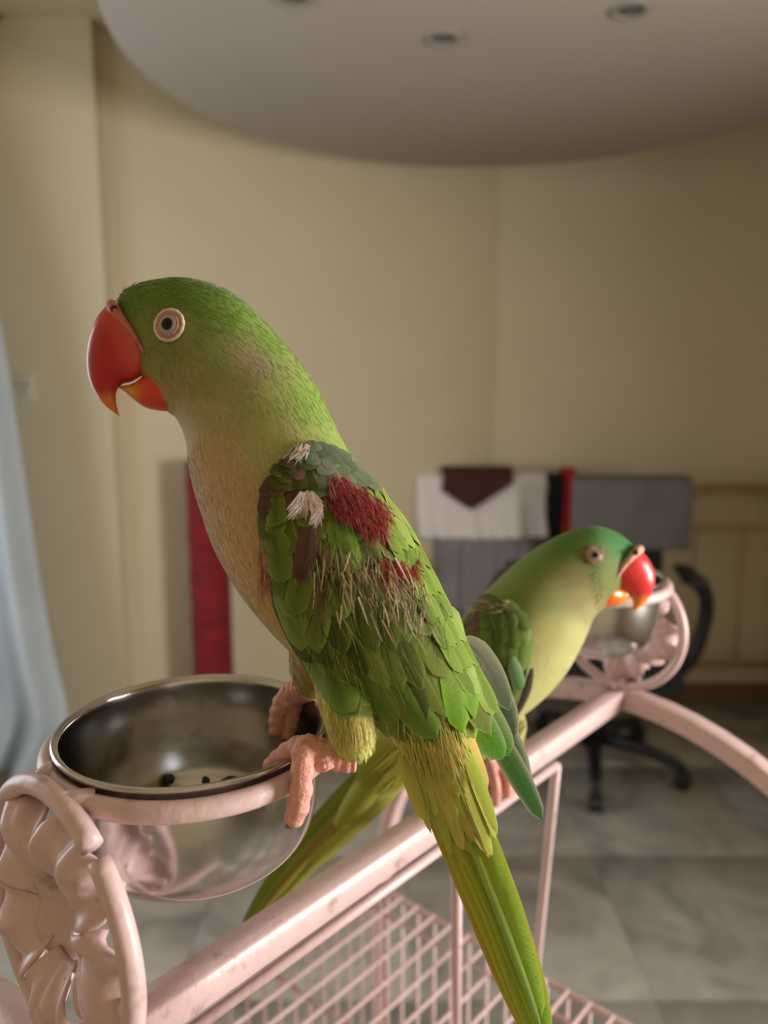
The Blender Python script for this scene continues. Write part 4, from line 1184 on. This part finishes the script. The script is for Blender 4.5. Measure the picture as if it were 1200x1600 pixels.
    for tip, ln, n, wpx in ((.98,.45,5,22),(.80,.40,5,24),(.62,.34,6,24),(.46,.26,6,22),(.32,.2,6,20),(.18,.14,6,17)):
        for i in range(n):
            u = (i+.5+rng.uniform(-.2, .2))/n; tv = tip+rng.uniform(-.03, .03); bv = max(0, tv-ln)
            pts_ = [W(u, bv+(tv-bv)*q/3) for q in range(4)]
            c0 = rng.choice([(100,122,50),(112,136,58),(88,104,44)]) if u > .35 else rng.choice([(112,84,66),(106,80,64),(98,106,48)])
            k = rng.uniform(.85, 1.15); c0 = s2l(tuple(z*k for z in c0))
            add_feather(wing, B2, pts_, wpx, c0, c0, .0012+.003*(1-tip), .002+.003*(1-tip), fall=.572, edge=s2l((150,160,120)) if rng.random() < .3 else None, rng=rng, cup=.10)
    add_feather(wing, B2, [(798,1025),(802,1045),(806,1062),(806,1072)], 22, s2l((120,150,100)), s2l((70,120,56)), .005, .006, fall=.57, edge=s2l((160,180,130)), rng=rng)
    # primaries dark edge
    add_feather(wing, B2, [(826,1040),(820,1075),(806,1105),(790,1128)], 16, s2l((70,58,46)), s2l((58,46,40)), .005, .004, fall=.575, rng=rng)
    strands(B2, wing, 'pale_barbs', 60, lambda r: (735+r.uniform(0,70), 948+r.uniform(-4,8)), lambda r, x, y: (-1, r.uniform(-.2,.4)), 20, 2.4, [(190,170,140),(140,120,90)], .004, 31, 4)
    sagp = P(780, 1010, .596)
    wm = mesh_obj('far_wing', [p - nrm*2*((p-sagp).dot(nrm)) for p in V], [tuple(reversed(q)) for q in F], FEATH, root, cols=C_, uvs=[(0,0)]*len(V))
    s_ = wm.modifiers.new('t', 'SOLIDIFY'); s_.thickness = .0006; s_.offset = 0
    # tail
    tail = mesh_obj('tail', *tube(pol([P(640,1170,.598), P(600,1205,.602), P(560,1250,.606), P(530,1290,.61)]), [.019-.0008*i for i in range(17)], 12), PLUME, root)
    paint(tail, lambda p: s2l((140,146,46)))
    for pts_, wpx, cb, ct, d0, d1 in (
        ([(610,1180),(540,1248),(460,1340),(384,1446)], 26, (140,148,56), (130,146,52), .615, .64),
        ([(616,1192),(548,1262),(474,1348),(394,1444)], 24, (150,152,58), (140,150,54), .606, .632),
        ([(622,1204),(566,1268),(496,1342),(412,1430)], 22, (178,172,78), (150,150,62), .600, .625),
        ([(600,1176),(530,1244),(450,1338),(378,1450)], 20, (136,140,54), (126,142,52), .620, .645),
        ([(612,1190),(548,1256),(480,1338),(408,1424)], 18, (168,142,66), (140,128,54), .596, .62),
        ([(632,1212),(592,1256),(540,1304),(486,1356)], 26, (184,184,80), (168,168,74), .594, .61)):
        n = 12; pp = [P(*cr(pts_, q/n), d0+(d1-d0)*q/n) for q in range(n+1)]
        v, f, c, uv = feather_geo(pp, [(-CF).normalized()]*(n+1), wpx*d0/FPX, s2l(cb), s2l(ct), None, s2l((90,90,30)), tipround=.3, wbase=.8, rng=rng, cup=.16, nA=18)
        mesh_obj('tail_feather', v, f, FEATH, tail, cols=c, uvs=uv)
    strands(surf, root, 'vent_down', 160, lambda r: (640+r.uniform(-30,60), 1190+r.uniform(-20,20)), lambda r, x, y: (-1, 1), 34, 3, [(196,196,90),(176,176,74)], .002, 33, 6)
    # feet gripping the ridge
    for px, py in ((748, 1196), (802, 1198)):
        t = (px-200)/765; base = NEAR+RDIR*0
        # point on the ridge top closest in view
        r = ray(px, py); c = CO+r*((EZ+.004-CAM_H)/r.z)
        along = (c-NEAR).dot(RDIR); g = NEAR+RDIR*along; g.z = EZ
        mb = MB()
        mb.add(*tube(pol([g+UP*.022-PERP*.002, g+UP*.013, g+UP*.008], 8), .0062, 12))
        for s in (-.011, .009):
            o_ = RDIR*s
            mb.add(*tube(pol([g+UP*.009, g+o_*.7+PERP*.009+UP*.006, g+o_+PERP*.0155-UP*.004, g+o_+PERP*.0155-UP*.018], 14), [.0060-.00018*i for i in range(15)], 12))
            mb.add(*tube(pol([g+UP*.009, g+o_*.7-PERP*.009+UP*.006, g+o_-PERP*.0155-UP*.004, g+o_-PERP*.0155-UP*.014], 14), [.0060-.00018*i for i in range(15)], 12))
        ft = remesh('foot', mb.v, mb.f, .0009, 3, SKIN, root); paint(ft, lambda p: s2l((212,150,136)))
parrot_two()
